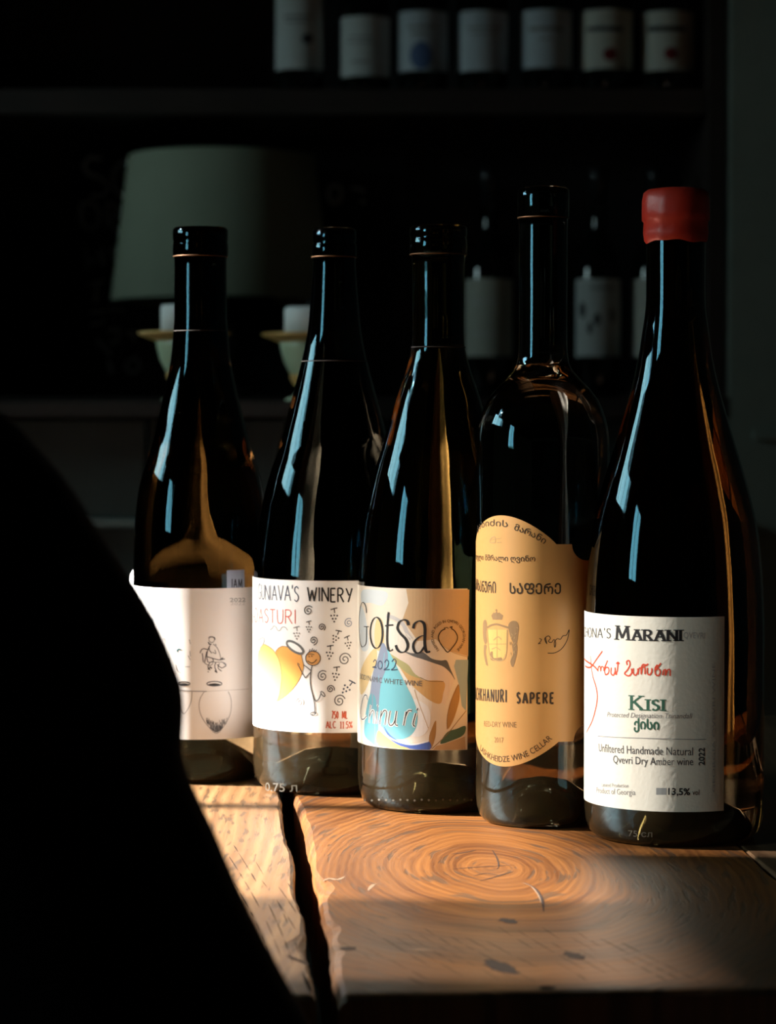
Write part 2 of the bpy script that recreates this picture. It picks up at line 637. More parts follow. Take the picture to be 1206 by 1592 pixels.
        for i, ch in enumerate(s):
            g = GLYPH.get(ch)
            k = (small if (small and i > 0 and s[i - 1] != ' ') else 1.0)
            if g:
                jz = random.uniform(-jitter, jitter) * hh
                for st in g[1]:
                    pts = []
                    for (gx, gy) in st:
                        s_ = (acc + gx * k + lean * gy * k) / tot
                        pts.append((u0 + (u1 - u0) * s_, zb0 + (zb1 - zb0) * s_ + gy * k * hh + jz))
                    wid = ww * (0.92 if k < 1 else 1.0)
                    sharp = len(st) > 2 and ch not in 'OCGSUJRPBD0235689?'
                    if sharp:
                        for a, b in zip(pts, pts[1:]):
                            self.ribbon([a, b], wid, mat, layer, nib)
                    else:
                        self.ribbon(pts, wid, mat, layer, nib)
                    if serif:
                        for (ex, ez), (gx, gy) in zip((pts[0], pts[-1]), (st[0], st[-1])):
                            if gy in (0.0, 1.0) and ch not in "OCS'":
                                sl = ww * 1.05
                                self.ribbon([(ex - sl, ez), (ex + sl, ez)], ww * 0.32, mat, layer + 0.2)
            acc += adv[i]

    def build(self, name, parent):
        return tag(self.mb.build(name, parent), kind='stuff')


GLYPH = {   # (advance width, strokes) in cap-height units
    'A': (0.62, [[(0, 0), (0.31, 1.0)], [(0.31, 1.0), (0.62, 0)], [(0.12, 0.36), (0.5, 0.36)]]),
    'B': (0.5, [[(0, 0), (0, 1.0)], [(0, 1), (0.32, 0.98), (0.42, 0.78), (0.3, 0.55), (0, 0.53)], [(0, 0.53), (0.35, 0.5), (0.5, 0.26), (0.36, 0.03), (0, 0)]]),
    'C': (0.5, [[(0.5, 0.85), (0.36, 1.0), (0.15, 0.93), (0, 0.5), (0.15, 0.07), (0.36, 0), (0.5, 0.15)]]),
    'D': (0.52, [[(0, 0), (0, 1.0)], [(0, 1), (0.3, 0.95), (0.52, 0.5), (0.3, 0.05), (0, 0)]]),
    'E': (0.42, [[(0, 0), (0, 1.0)], [(0, 0.98), (0.42, 0.98)], [(0, 0.52), (0.34, 0.52)], [(0, 0.02), (0.42, 0.02)]]),
    'G': (0.55, [[(0.5, 0.85), (0.36, 1.0), (0.15, 0.93), (0, 0.5), (0.15, 0.05), (0.38, 0), (0.52, 0.15), (0.52, 0.42)], [(0.3, 0.44), (0.55, 0.44)]]),
    'H': (0.55, [[(0, 0), (0, 1.0)], [(0.55, 0), (0.55, 1.0)], [(0, 0.52), (0.55, 0.52)]]),
    'I': (0.06, [[(0.03, 0), (0.03, 1.0)]]),
    'J': (0.35, [[(0.33, 1.0), (0.33, 0.25), (0.2, 0.02), (0, 0.12)]]),
    'K': (0.56, [[(0, 0), (0, 1.0)], [(0.5, 1.0), (0.02, 0.45)], [(0.14, 0.58), (0.56, 0)]]),
    'L': (0.4, [[(0, 1.0), (0, 0.0)], [(0, 0.02), (0.4, 0.02)]]),
    'M': (0.8, [[(0.04, 0), (0.1, 1.0)], [(0.1, 1.0), (0.4, 0.12)], [(0.4, 0.12), (0.7, 1.0)], [(0.7, 1.0), (0.78, 0)]]),
    'N': (0.58, [[(0, 0), (0, 1.0)], [(0, 1.0), (0.58, 0.0)], [(0.58, 0.0), (0.58, 1.0)]]),
    'O': (0.62, [[(0.31, 1.0), (0.08, 0.85), (0, 0.5), (0.08, 0.15), (0.31, 0), (0.54, 0.15), (0.62, 0.5), (0.54, 0.85), (0.31, 1.0)]]),
    'P': (0.48, [[(0, 0), (0, 1.0)], [(0, 1), (0.34, 0.97), (0.48, 0.75), (0.34, 0.5), (0, 0.47)]]),
    'R': (0.52, [[(0, 0), (0, 1.0)], [(0, 1), (0.32, 0.97), (0.45, 0.76), (0.32, 0.53), (0, 0.5)], [(0.2, 0.5), (0.52, 0)]]),
    'S': (0.42, [[(0.4, 0.86), (0.24, 1.0), (0.06, 0.9), (0.04, 0.7), (0.2, 0.54), (0.36, 0.42), (0.4, 0.2), (0.22, 0), (0.02, 0.12)]]),
    'T': (0.5, [[(0.25, 0), (0.25, 1.0)], [(0, 0.98), (0.5, 0.98)]]),
    'U': (0.5, [[(0, 1.0), (0.02, 0.3), (0.12, 0.03), (0.36, 0.03), (0.48, 0.3), (0.5, 1.0)]]),
    'V': (0.58, [[(0, 1.0), (0.29, 0.0)], [(0.29, 0.0), (0.58, 1.0)]]),
    'W': (0.85, [[(0, 1.0), (0.22, 0.0)], [(0.22, 0), (0.42, 0.8)], [(0.42, 0.8), (0.63, 0)], [(0.63, 0), (0.85, 1.0)]]),
    'Y': (0.55, [[(0, 1.0), (0.27, 0.48)], [(0.55, 1.0), (0.2, 0.0)]]),
    "'": (0.06, [[(0.03, 1.05), (0.02, 0.8)]]),
    '.': (0.06, [[(0.0, 0.03), (0.07, 0.03)]]),
    '0': (0.42, [[(0.21, 1.0), (0.04, 0.8), (0, 0.5), (0.04, 0.2), (0.21, 0), (0.38, 0.2), (0.42, 0.5), (0.38, 0.8), (0.21, 1.0)]]),
    '1': (0.3, [[(0.04, 0.84), (0.16, 1.0)], [(0.16, 1.0), (0.16, 0)], [(0, 0.02), (0.3, 0.02)]]),
    '2': (0.42, [[(0.02, 0.8), (0.15, 1.0), (0.36, 0.92), (0.38, 0.68), (0.2, 0.35), (0, 0.02)], [(0, 0.02), (0.44, 0.04)]]),
    '5': (0.4, [[(0.38, 0.98), (0.06, 0.98), (0.03, 0.55), (0.25, 0.6), (0.4, 0.4), (0.34, 0.08), (0.14, 0), (0, 0.1)]]),
    '7': (0.42, [[(0, 0.98), (0.42, 0.98)], [(0.42, 0.98), (0.14, 0)]]),
    '%': (0.6, [[(0.55, 1.0), (0.06, 0.0)], [(0.1, 0.95), (0.2, 0.78), (0.08, 0.62), (0, 0.78), (0.1, 0.95)], [(0.5, 0.4), (0.6, 0.22), (0.48, 0.04), (0.4, 0.22), (0.5, 0.4)]]),
}

# ------------------------------------------------------------------ the room
RX, BACK_Y, FRONT_Y, CEIL = 2.0, 4.25, -1.6, 2.75


def struct(o):
    return tag(o, kind='structure')


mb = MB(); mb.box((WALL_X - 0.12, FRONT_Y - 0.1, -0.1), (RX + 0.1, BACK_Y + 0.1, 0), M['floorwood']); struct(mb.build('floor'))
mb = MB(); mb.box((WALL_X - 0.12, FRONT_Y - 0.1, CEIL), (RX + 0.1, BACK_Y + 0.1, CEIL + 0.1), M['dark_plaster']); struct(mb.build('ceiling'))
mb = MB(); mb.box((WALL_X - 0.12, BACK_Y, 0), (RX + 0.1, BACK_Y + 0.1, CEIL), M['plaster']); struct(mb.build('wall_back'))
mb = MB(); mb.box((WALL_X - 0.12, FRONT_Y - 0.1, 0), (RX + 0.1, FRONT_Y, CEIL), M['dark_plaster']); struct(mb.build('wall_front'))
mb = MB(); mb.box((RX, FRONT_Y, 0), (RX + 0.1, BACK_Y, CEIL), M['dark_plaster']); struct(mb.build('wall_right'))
mb = MB()
ys = [FRONT_Y] + [q for k in (1, 2, 3) for q in WIN[k][:2]] + [BACK_Y]
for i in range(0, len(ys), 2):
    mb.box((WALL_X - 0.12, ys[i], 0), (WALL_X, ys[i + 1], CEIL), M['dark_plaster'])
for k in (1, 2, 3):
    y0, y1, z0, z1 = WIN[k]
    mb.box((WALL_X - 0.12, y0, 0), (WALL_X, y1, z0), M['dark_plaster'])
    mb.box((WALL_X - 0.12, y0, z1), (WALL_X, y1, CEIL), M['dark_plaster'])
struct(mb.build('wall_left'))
# the street outside: unseen wall added to block low sky, and pavement
mb = MB(); mb.box((-14, -14, -0.3), (14, 14.0, -0.12), M['plaster']); struct(mb.build('ground'))
mb = MB(); mb.box((-10, -14, -0.12), (-9, 5.5, 1.35), M['plaster']); struct(mb.build('wall_sky_block'))
# wall pier flush with the shelves, right of them
PIER_Y = 3.84
mb = MB(); mb.box((0.4965, PIER_Y, 0), (RX, BACK_Y, CEIL), M['plaster']); struct(mb.build('wall_pier'))
# dado rail on the back wall, right of the shelves
zr = at_depth(1170, 676, PIER_Y).z
mb = MB(); mb.box((0.53, PIER_Y - 0.010, zr - 0.008), (RX, PIER_Y, zr + 0.008), M['plaster'], 0.003); struct(mb.build('trim_1'))

pane_m, pn, pl, pb = new_mat('window_pane_glass')
pn.remove(pb)
tr_, gl_, mx_, lw_ = pn.new('ShaderNodeBsdfTransparent'), pn.new('ShaderNodeBsdfGlossy'), pn.new('ShaderNodeMixShader'), pn.new('ShaderNodeFresnel')
gl_.inputs['Roughness'].default_value = 0.02
pl.new(lw_.outputs[0], mx_.inputs[0]); pl.new(tr_.outputs[0], mx_.inputs[1]); pl.new(gl_.outputs[0], mx_.inputs[2])
pl.new(mx_.outputs[0], pn['Material Output'].inputs['Surface'])


def window(k, ybars=(), zbars=(), bar=0.014):
    y0, y1, z0, z1 = WIN[k]
    w = bpy.data.objects.new('window_%d' % k, None)
    COL.objects.link(w)
    w.location = (WALL_X - 0.06, (y0 + y1) / 2, z0)
    struct(w)
    cy0 = (y0 + y1) / 2
    fr = MB()
    t = 0.035
    a, b, c, d = y0 - cy0, y1 - cy0, 0.0, z1 - z0
    fr.box((-0.03, a, c), (0.03, a + t, d), M['frame'])
    fr.box((-0.03, b - t, c), (0.03, b, d), M['frame'])
    fr.box((-0.03, a + t, c), (0.03, b - t, c + t), M['frame'])
    fr.box((-0.03, a + t, d - t), (0.03, b - t, d), M['frame'])
    fr.build('window_frame', w)
    for yb in ybars:
        g = MB(); g.box((-0.006, yb - cy0 - bar / 2, c + t), (0.006, yb - cy0 + bar / 2, d - t), M['frame']); g.build('glazing_bar', w)
    for zb in zbars:
        g = MB(); g.box((-0.0055, a + t, zb - z0 - bar / 2), (0.0055, b - t, zb - z0 + bar / 2), M['frame']); g.build('glazing_bar', w)
    g = MB(); g.box((-0.001, a + t, c + t), (0.001, b - t, d - t), pane_m); g.build('pane', w)
    return w


def win_y(D, x=0.0):      # where the sun ray that meets the table at (x, D) crosses the window plane
    return D + (x - WALL_X) * tan(SUN_AZ)


def win_z(x, z=TABLE_Z):
    return z + (x - WALL_X) * tan(SUN_EL) / cos(SUN_AZ)


window(1, (0.16,), (), 0.025)
window(2, (win_y(1.279, -0.045), 1.70), (), 0.016)
window(3, (3.05,), (), 0.02)  # unseen window, added to light the back shelves
# unseen black and thin blinds and a sheer, added to shape the sun
ys0, yb1, ys1 = win_y(1.140, 0.07), win_y(1.343, -0.05), win_y(1.022, 0.02)
zc = win_z(0.078)


def sheer_cloth(name, opaque):
    m_, n_, l_, b_ = new_mat(name)
    n_.remove(b_)
    t1, t2, t3 = n_.new('ShaderNodeBsdfTransparent'), n_.new('ShaderNodeBsdfDiffuse'), n_.new('ShaderNodeMixShader')
    t2.inputs['Color'].default_value = (0.25, 0.25, 0.25, 1)
    t3.inputs[0].default_value = opaque
    l_.new(t1.outputs[0], t3.inputs[1]); l_.new(t2.outputs[0], t3.inputs[2]); l_.new(t3.outputs[0], n_['Material Output'].inputs['Surface'])
    return m_


def added_blind(ya, yb, mat, lab, bottom=None):
    yc = (ya + yb) / 2
    bl = empty('added_blind', (WALL_X + 0.02, yc, zc), lab, 'blind')
    mb = MB()
    n = 12
    v, f = [], []
    for i in range(n + 1):
        yy = ya + (yb - ya) * i / n
        zz = bottom or win_z(0.086 - 0.05 * max(0.0, (yy - 0.93) / (yb1 - 0.93)) ** 1.3)
        for dx in ((-0.002, 0.002) if mat is M['black_cloth'] else (0.0, 0.0)):
            v += [(dx, yy - yc, zz - zc), (dx, yy - yc, 2.10 - zc)]
    for i in range(n):
        a = i * 4
        f += [(a, a + 1, a + 5, a + 4)]
        if mat is M['black_cloth']:
            f += [(a + 2, a + 6, a + 7, a + 3), (a, a + 4, a + 6, a + 2), (a + 1, a + 3, a + 7, a + 5)]
    mb.add(v, f, mat); mb.build('added_blind_cloth', bl)
    mb = MB(); mb.box((-0.015, ya - yc, 2.10 - zc), (0.02, yb - yc, 2.14 - zc), M['frame'], 0.004); mb.build('roller', bl)


added_blind(0.93, ys0, M['black_cloth'], 'unseen black blind added at the left window to cut the sun patch')
added_blind(ys0 + 0.002, yb1, sheer_cloth('sun_filter_cloth', 0.83), 'unseen thin blind added at the left window to dim sun on the labels')
added_blind(1.528, 1.86, M['black_cloth'], 'unseen black blind added at the far side of the left window to block sun', 1.735)
sheer = sheer_cloth('sun_filter_net', 0.70)
mb = MB()
v = []
n = 24
for i in range(n + 1):
    yy = 0.93 + (ys1 - 0.93) * i / n
    dx = 0.012 + 0.004 * sin(i * 1.4)
    v += [(dx, yy - 1.0, 0), (dx, yy - 1.0, 0.73)]
mb.add(v, [(2 * i, 2 * i + 2, 2 * i + 3, 2 * i + 1) for i in range(n)], sheer, True)
o = mb.build('added_sheer', None, (WALL_X + 0.035, 1.0, 1.36))  # unseen sheer, added to dim the sun along the table front
tag(o, 'unseen grey sheer added at the near edge of the window to dim sun', 'curtain')

# ------------------------------------------------------------------ shelf unit at the back of the room
SH_F, SH_B = 3.86, 4.22
xr = 0.494
xl = -0.64
z_top = at_depth(600, 146, 3.93).z
z_mid = at_depth(600, 618, 3.90).z
z_cnt = at_depth(160, 806, 3.62).z
su = empty('shelf_unit', ((xl + xr) / 2, SH_B, 0), 'dark wooden wall shelf unit holding the bottles, lamp and candles', 'shelf')
ox, oy = su.location.x, su.location.y


def part_box(parent, name, lo, hi, mat, bev=0.0):
    m_ = MB()
    L0 = parent.location
    m_.box(tuple(lo[i] - L0[i] for i in range(3)), tuple(hi[i] - L0[i] for i in range(3)), mat, bev)
    return m_.build(name, parent)


part_box(su, 'back_panel', (xl, SH_B - 0.012, 0), (xr, SH_B, 2.35), M['shelfback'])
part_box(su, 'side_panel', (xl, SH_F, z_mid), (xl + 0.028, SH_B - 0.012, 2.35), M['shelfwood'], 0.002)
part_box(su, 'side_panel', (xr - 0.028, SH_F, z_mid), (xr, SH_B - 0.012, 2.35), M['shelfwood'], 0.002)
part_box(su, 'shelf_board', (xl + 0.028, SH_F + 0.005, z_top - 0.038), (xr - 0.028, SH_B - 0.012, z_top), M['shelfwood'], 0.002)
part_box(su, 'shelf_board', (xl, SH_F - 0.02, z_mid - 0.032), (xr + 0.006, SH_B - 0.012, z_mid), M['shelfwood'], 0.002)
part_box(su, 'shelf_board', (xl + 0.028, SH_F + 0.005, 1.87), (xr - 0.028, SH_B - 0.012, 1.908), M['shelfwood'], 0.002)
part_box(su, 'cornice', (xl - 0.02, SH_F - 0.02, 2.35), (xr + 0.02, SH_B, 2.40), M['shelfwood'], 0.004)
nd = 4
for i in range(nd):
    a = xl + (xr - xl) * i / nd
    b_ = xl + (xr - xl) * (i + 1) / nd
    part_box(su, 'splashback_panel', (a + 0.002, SH_F + 0.02, z_cnt), (b_ - 0.002, SH_F + 0.05, z_mid - 0.032), M['green_panel'], 0.003)
    d = part_box(su, 'door', (a + 0.003, SH_F - 0.0, 0.08), (b_ - 0.003, SH_F + 0.02, z_cnt - 0.03), M['green_panel'], 0.003)
    kx = b_ - 0.05 if i % 2 == 0 else a + 0.05
    kb = MB(); kb.lathe([(0.004, 0), (0.005, 0.008), (0.011, 0.014), (0.009, 0.02), (0.002, 0.022)], M['brass'], 14)
    ko = kb.build('knob', d, (kx - ox, SH_F - oy, z_cnt - 0.12)); ko.rotation_euler = (pi / 2, 0, 0)
part_box(su, 'plinth', (xl, SH_F + 0.04, 0), (xr, SH_B - 0.012, 0.08), M['shelfwood'])
ct = empty('counter_top', ((xl + xr) / 2, 3.7, z_cnt - 0.03), 'dark green counter top ledge running below the back shelf', 'counter')
part_box(ct, 'slab', (xl, 3.62, z_cnt - 0.03), (xr, SH_F + 0.02, z_cnt), plain('worn_counter', (0.15, 0.19, 0.18), 0.35), 0.004)

# chalkboard leaning against the shelf back behind the lamp
CB_Y = SH_B - 0.014
p0, p1 = at_depth(95, 205, CB_Y - 0.03), at_depth(615, 600, CB_Y - 0.03)
cb = empty('chalkboard', ((p0.x + p1.x) / 2, CB_Y - 0.02, z_mid), 'black chalkboard with faint handwritten chalk words behind the lamp', 'board')
part_box(cb, 'board', (p0.x, CB_Y - 0.03, z_mid + 0.004), (p1.x, CB_Y - 0.018, p0.z), M['chalkboard'], 0.001)
fw = 0.014
part_box(cb, 'frame_rail', (p0.x - fw, CB_Y - 0.034, z_mid), (p0.x, CB_Y - 0.014, p0.z + fw), M['shelfback'], 0.001)
part_box(cb, 'frame_rail', (p1.x, CB_Y - 0.034, z_mid), (p1.x + fw, CB_Y - 0.014, p0.z + fw), M['shelfback'], 0.001)
part_box(cb, 'frame_rail', (p0.x, CB_Y - 0.034, p0.z), (p1.x, CB_Y - 0.014, p0.z + fw), M['shelfback'], 0.001)
mb = MB()


def chalk(pts, w=0.0065):
    pts = spline([(at_depth(x, y, CB_Y - 0.0302).x, at_depth(x, y, CB_Y - 0.0302).z) for x, y in pts], 0.004)
    n = len(pts)
    L, R_ = [], []
    for i, p in enumerate(pts):
        a, b = pts[max(0, i - 1)], pts[min(n - 1, i + 1)]
        d = math.hypot(b[0] - a[0], b[1] - a[1]) or 1e-9
        nx, ny = -(b[1] - a[1]) / d * w / 2, (b[0] - a[0]) / d * w / 2
        L.append((p[0] + nx, p[1] + ny)); R_.append((p[0] - nx, p[1] - ny))
    L0 = cb.location
    mb.add([(p[0] - L0.x, CB_Y - 0.0303 - L0.y, p[1] - L0.z) for p in L + R_], [(i, i + 1, i + 1 + n, i + n) for i in range(n - 1)], M['chalk'])


chalk([(157, 248), (140, 246), (131, 258), (138, 270), (155, 277), (168, 290), (160, 303), (140, 306)])           # S
chalk([(192, 250), (180, 262), (176, 280), (182, 298), (196, 308)]); chalk([(192, 250), (206, 262), (208, 290), (196, 308)])   # O
chalk([(128, 318), (127, 342), (138, 356), (152, 348), (154, 330), (144, 316), (128, 318)])                        # O / B
chalk([(166, 316), (167, 352)]); chalk([(166, 316), (182, 322), (178, 338), (167, 340), (188, 366)])               # R
chalk([(130, 380), (142, 408), (158, 386)]); chalk([(131, 382), (136, 420)]); chalk([(158, 388), (160, 412)])      # M
chalk([(168, 392), (184, 384), (178, 400), (186, 414)])
chalk([(132, 444), (160, 438)]); chalk([(150, 440), (148, 470)])
chalk([(140, 486), (164, 482)]); chalk([(168, 480), (196, 482)]); chalk([(140, 506), (162, 500)])
chalk([(168, 516), (184, 512), (182, 530), (170, 532)]); chalk([(196, 520), (206, 516), (208, 530)])
chalk([(150, 528), (165, 544), (172, 552)]); chalk([(168, 560), (174, 580)]); chalk([(196, 568), (210, 556), (216, 572), (204, 580), (196, 568)])
chalk([(512, 292), (528, 290), (528, 312), (514, 314), (512, 292)]); chalk([(546, 292), (560, 294), (566, 300)]); chalk([(560, 312), (568, 316)])
tag(mb.build('chalk_lettering', cb), kind='stuff')

# ------------------------------------------------------------------ bottles on the shelves


def shelf_bottle(px, py_base, D, lab, r_px, body_top_px, neck_w, top_px, label_px, tint, cat='bottle', group=None, blot=None, neck_label=None):
    base = at_depth(px, py_base, D)
    zb = z_top if py_base < 300 else z_mid
    s = D / F
    r = r_px * s
    root = empty('wine_bottle', (base.x, D, zb), lab, cat, group)
    hz = lambda py: (at_depth(px, py, D).z - zb)
    hb = hz(body_top_px)
    ht = hz(top_px)
    nw = neck_w * s
    prof = [(r * 0.75, 0.0), (r * 0.94, 0.002), (r, 0.008), (r, hb * 0.6), (r, hb), (r * 0.93, hb + 0.018), (r * 0.72, hb + 0.034), (nw * 1.25, hb + 0.05),
            (nw, hb + 0.068), (nw, ht - 0.02), (nw * 1.14, ht - 0.018), (nw * 1.14, ht - 0.002), (nw, ht)]
    b = MB(); b.lathe(prof, M['shelf_glass'], 32); b.build('glass', root)
    z0, z1 = hz(label_px[1]), hz(label_px[0])
    lm = MB()
    n = 28
    v = []
    for i in range(n + 1):
        a = radians(-95 + 170 * i / n)
        for zz in (z0, z1):
            v.append(((r + 0.0006) * sin(a), -(r + 0.0006) * cos(a), zz))
    lm.add(v, [(2 * i, 2 * i + 2, 2 * i + 3, 2 * i + 1) for i in range(n)], tint, True)
    lo_ = lm.build('label', root)
    c = Cyl((base.x, D, zb), r + 0.0008)
    pr = Print(c, (0, 0), 1.0)
    if blot:
        for kind, x, y, rx, ry, mt in blot:
            if kind == 'd':
                pr.disc((x, y), rx, ry, INK[mt], 4)
            else:
                pr.stroke([(x - rx, y), (x + rx, y)], ry, INK[mt], 4)
    if pr.mb.v:
        pr.build('label_print', lo_)
    cp = MB(); cp.lathe([(nw + 0.0008, ht - 0.055), (nw + 0.0012, ht - 0.02), (nw * 1.14 + 0.001, ht - 0.018), (nw * 1.14 + 0.001, ht), (nw * 0.9, ht + 0.001)], M['capsule'], 24)
    cp.build('capsule', root)
    if neck_label:
        y0_, y1_ = hz(neck_label[1]), hz(neck_label[0])
        nl = MB(); v = []
        rr0, rr1 = neck_label[2] * s, neck_label[3] * s
        for i in range(n + 1):
            a = radians(-90 + 150 * i / n)
            v += [(rr0 * sin(a), -rr0 * cos(a), y0_), (rr1 * sin(a), -rr1 * cos(a), y1_)]
        nl.add(v, [(2 * i, 2 * i + 2, 2 * i + 3, 2 * i + 1) for i in range(n)], tint, True)
        nl.build('neck_label', root)
    return root


ord_ = ['first', 'second', 'third', 'fourth', 'fifth', 'sixth', 'seventh']
tl = [plain('label_ivory', (0.60, 0.62, 0.60), 0.7), plain('label_bluish', (0.55, 0.60, 0.64), 0.7), plain('label_bone', (0.62, 0.60, 0.52), 0.7)]
rows = [(466, 37, -4, 112, 'taller white label and a dark dot', 0, [('d', 478, 60, 9, 8, 'charcoal'), ('l', 462, 26, 20, 4, 'grey'), ('l', 462, 34, 16, 3, 'grey')]),
        (568, 38, 30, 123, 'plain pale label set lowest', 0, [('l', 560, 58, 20, 3, 'midgrey'), ('l', 560, 66, 22, 3, 'midgrey'), ('l', 560, 96, 14, 3, 'grey')]),
        (657, 39, 22, 115, 'pale label bearing a blue patch', 1, [('d', 655, 86, 18, 22, 'dblue'), ('l', 655, 42, 22, 4, 'grey'), ('l', 652, 52, 14, 4, 'grey')]),
        (750, 39, 22, 115, 'plain bluish white label', 1, [('l', 752, 44, 26, 4, 'midgrey'), ('l', 752, 52, 20, 3, 'midgrey')]),
        (849, 39, 20, 110, 'bluish label with one dark line of print', 1, [('l', 848, 46, 26, 6, 'grey'), ('l', 850, 60, 12, 3, 'midgrey')]),
        (942, 40, 20, 112, 'ivory label and a dark red emblem', 2, [('d', 948, 84, 11, 10, 'dred'), ('l', 940, 46, 28, 7, 'charcoal')]),
        (1038, 40, 22, 114, 'ivory label, red emblem and bold title', 2, [('d', 1043, 83, 11, 10, 'dred'), ('l', 1036, 46, 30, 8, 'black')])]
for i, (cx_, r_, y0, y1, d_, t_, bl_) in enumerate(rows):
    shelf_bottle(cx_, 146, 3.93, 'top shelf wine bottle, %s from left, %s' % (ord_[i], d_), r_, y0 - 18, 13, -170, (y0, y1), tl[t_], group='wine bottles on the top shelf', blot=bl_)
mid = [(760, 37, 'with cream label, right of the third front bottle', [('l', 752, 470, 22, 3, 'pale'), ('l', 752, 520, 20, 3, 'pale')], 3),
       (929, 34, 'with dark leaf marks, left of the red wax cap', [('d', 905, 482, 5, 13, 'charcoal'), ('d', 928, 496, 5, 10, 'charcoal'), ('d', 917, 510, 4, 10, 'charcoal'), ('d', 952, 490, 5, 12, 'grey'), ('l', 936, 448, 18, 5, 'midgrey')], 0),
       (1018, 35, 'almost wholly hidden behind the red capped bottle', [('l', 1010, 470, 22, 3, 'pale')], 2)]
tl.append(plain('label_cream', (0.50, 0.50, 0.42), 0.7))
for i, (cx_, r_, d_, bl_, t_) in enumerate(mid):
    y1 = 555
    shelf_bottle(cx_, 620, 3.96, 'dark shelf bottle at lamp level ' + d_, r_, 424, 12, 262, (435, y1), tl[t_], group='wine bottles on the lower shelf', blot=bl_)

# ------------------------------------------------------------------ table lamp and candle holders
LD = 4.03
lc = at_depth(345, 600, LD)
lamp = empty('table_lamp', (lc.x, LD, z_mid), 'table lamp with beige drum shade on the back shelf, unlit', 'lamp')
zt_, zb_ = at_depth(345, 243, LD).z - z_mid, at_depth(345, 468, LD).z - z_mid
rt_, rb_ = 143 * LD / F, 171 * LD / F
mb = MB()
mb.lathe([(rb_, zb_), (rb_ + 0.0012, zb_ + 0.002), (rt_ + 0.0012, zt_ - 0.002), (rt_, zt_), (rt_ - 0.0025, zt_), (rb_ - 0.0025, zb_)], M['shade'], 72, cap0=False, cap1=False)
so = mb.build('lamp_shade', lamp)
mb = MB()
for k in range(3):
    a = 2 * pi * k / 3
    mb.add([(0.012 * cos(a), 0.012 * sin(a), zt_ - 0.004), (rt_ * cos(a), rt_ * sin(a), zt_ - 0.004), (rt_ * cos(a), rt_ * sin(a), zt_ - 0.007), (0.012 * cos(a), 0.012 * sin(a), zt_ - 0.007)], [(0, 1, 2, 3)], M['brass'])
mb.lathe([(0.013, zt_ - 0.008), (0.013, zt_ - 0.003), (0.006, zt_ + 0.004)], M['brass'], 16)
mb.build('shade_carrier', lamp)
mb = MB(); mb.lathe([(0.006, 0.03), (0.006, zt_ - 0.06)], M['brass'], 16); mb.build('stem', lamp)
mb = MB(); mb.lathe([(0.055, 0), (0.058, 0.006), (0.05, 0.012), (0.022, 0.022), (0.03, 0.05), (0.04, 0.075), (0.03, 0.105), (0.012, 0.118), (0.008, 0.13)], M['chairwood'], 32); mb.build('base', lamp)
mb = MB(); mb.lathe([(0.012, zb_ + 0.02), (0.013, zb_ + 0.06), (0.024, zb_ + 0.09), (0.03, zb_ + 0.115), (0.022, zb_ + 0.14), (0.004, zb_ + 0.148)], M['candle'], 20); mb.build('bulb', lamp)


BAR_D = 2.42
BAR_Z = at_depth(300, 624, BAR_D).z
bar = empty('bar_counter', (-0.36, BAR_D, 0), 'dark green panelled bar counter carrying the two candle holders', 'counter')
part_box(bar, 'counter_top', (-0.78, BAR_D - 0.06, BAR_Z - 0.016), (-0.02, BAR_D + 0.30, BAR_Z), M['shelfwood'], 0.003)
for i in range(4):
    a = -0.76 + 0.18 * i
    part_box(bar, 'panel', (a, BAR_D, 0.0), (a + 0.178, BAR_D + 0.02, BAR_Z - 0.016), M['green_panel'], 0.003)
part_box(bar, 'ledge', (-0.76, BAR_D - 0.03, at_depth(150, 819, BAR_D).z), (-0.04, BAR_D, at_depth(150, 806, BAR_D - 0.03).z), plain('worn_ledge', (0.16, 0.20, 0.19), 0.4), 0.002)
for a in (-0.755, -0.075):
    part_box(bar, 'side_panel', (a, BAR_D + 0.02, 0.0), (a + 0.03, BAR_D + 0.28, BAR_Z - 0.016), M['green_panel'], 0.002)


def candle_holder(px, dy, lab, lab2):
    D = BAR_D
    s = D / F
    c = at_depth(px, 620, D)
    root = empty('candle_holder', (c.x, D, BAR_Z), lab, 'candle holder', 'pair of candle holders on the bar')
    hz = lambda py: at_depth(px, py + dy, D).z - BAR_Z
    b = MB(); b.lathe([(20 * s, hz(540)), (72 * s, hz(520)), (73 * s, hz(517)), (70 * s, hz(516)), (30 * s, hz(522))], M['brass'], 48); b.build('drip_tray', root)
    b = MB(); b.lathe([(16 * s, hz(588)), (28 * s, hz(580)), (38 * s, hz(560)), (43 * s, hz(540)), (45 * s, hz(525)), (42 * s, hz(524))], M['jade'], 40); b.build('cup', root)
    b = MB(); b.lathe([(18 * s, hz(600)), (24 * s, hz(595)), (29 * s, hz(586)), (28 * s, hz(580))], M['brass'], 32); b.build('collar', root)
    hh = hz(600)
    b = MB(); b.lathe([(35 * s, 0), (36 * s, hh * 0.14), (28 * s, hh * 0.3), (18 * s, hh * 0.6), (17 * s, hh)], M['jade'], 32); b.build('foot', root)
    cd = empty('candle', (c.x, D, BAR_Z + hz(522)), lab2, 'candle', 'white candles on the bar')
    zt = at_depth(px, 474 + dy * 1.6, D).z - cd.location.z
    r = 37 * s
    b = MB(); b.lathe([(r, 0), (r, zt - 0.003), (r * 0.93, zt), (r * 0.75, zt - 0.002), (r * 0.3, zt - 0.005)], M['candle'], 32); b.build('wax', cd)
    b = MB(); b.lathe([(0.0012, zt - 0.006), (0.0012, zt + 0.006)], M['wick'], 8); b.build('wick', cd)


candle_holder(287, 0, 'brass and pale green candle holder behind the neck of the leftmost front bottle', 'white pillar candle behind the neck of the leftmost front bottle')
candle_holder(479, 2, 'brass and pale green candle holder behind the neck of the second front bottle', 'white pillar candle behind the neck of the second front bottle')

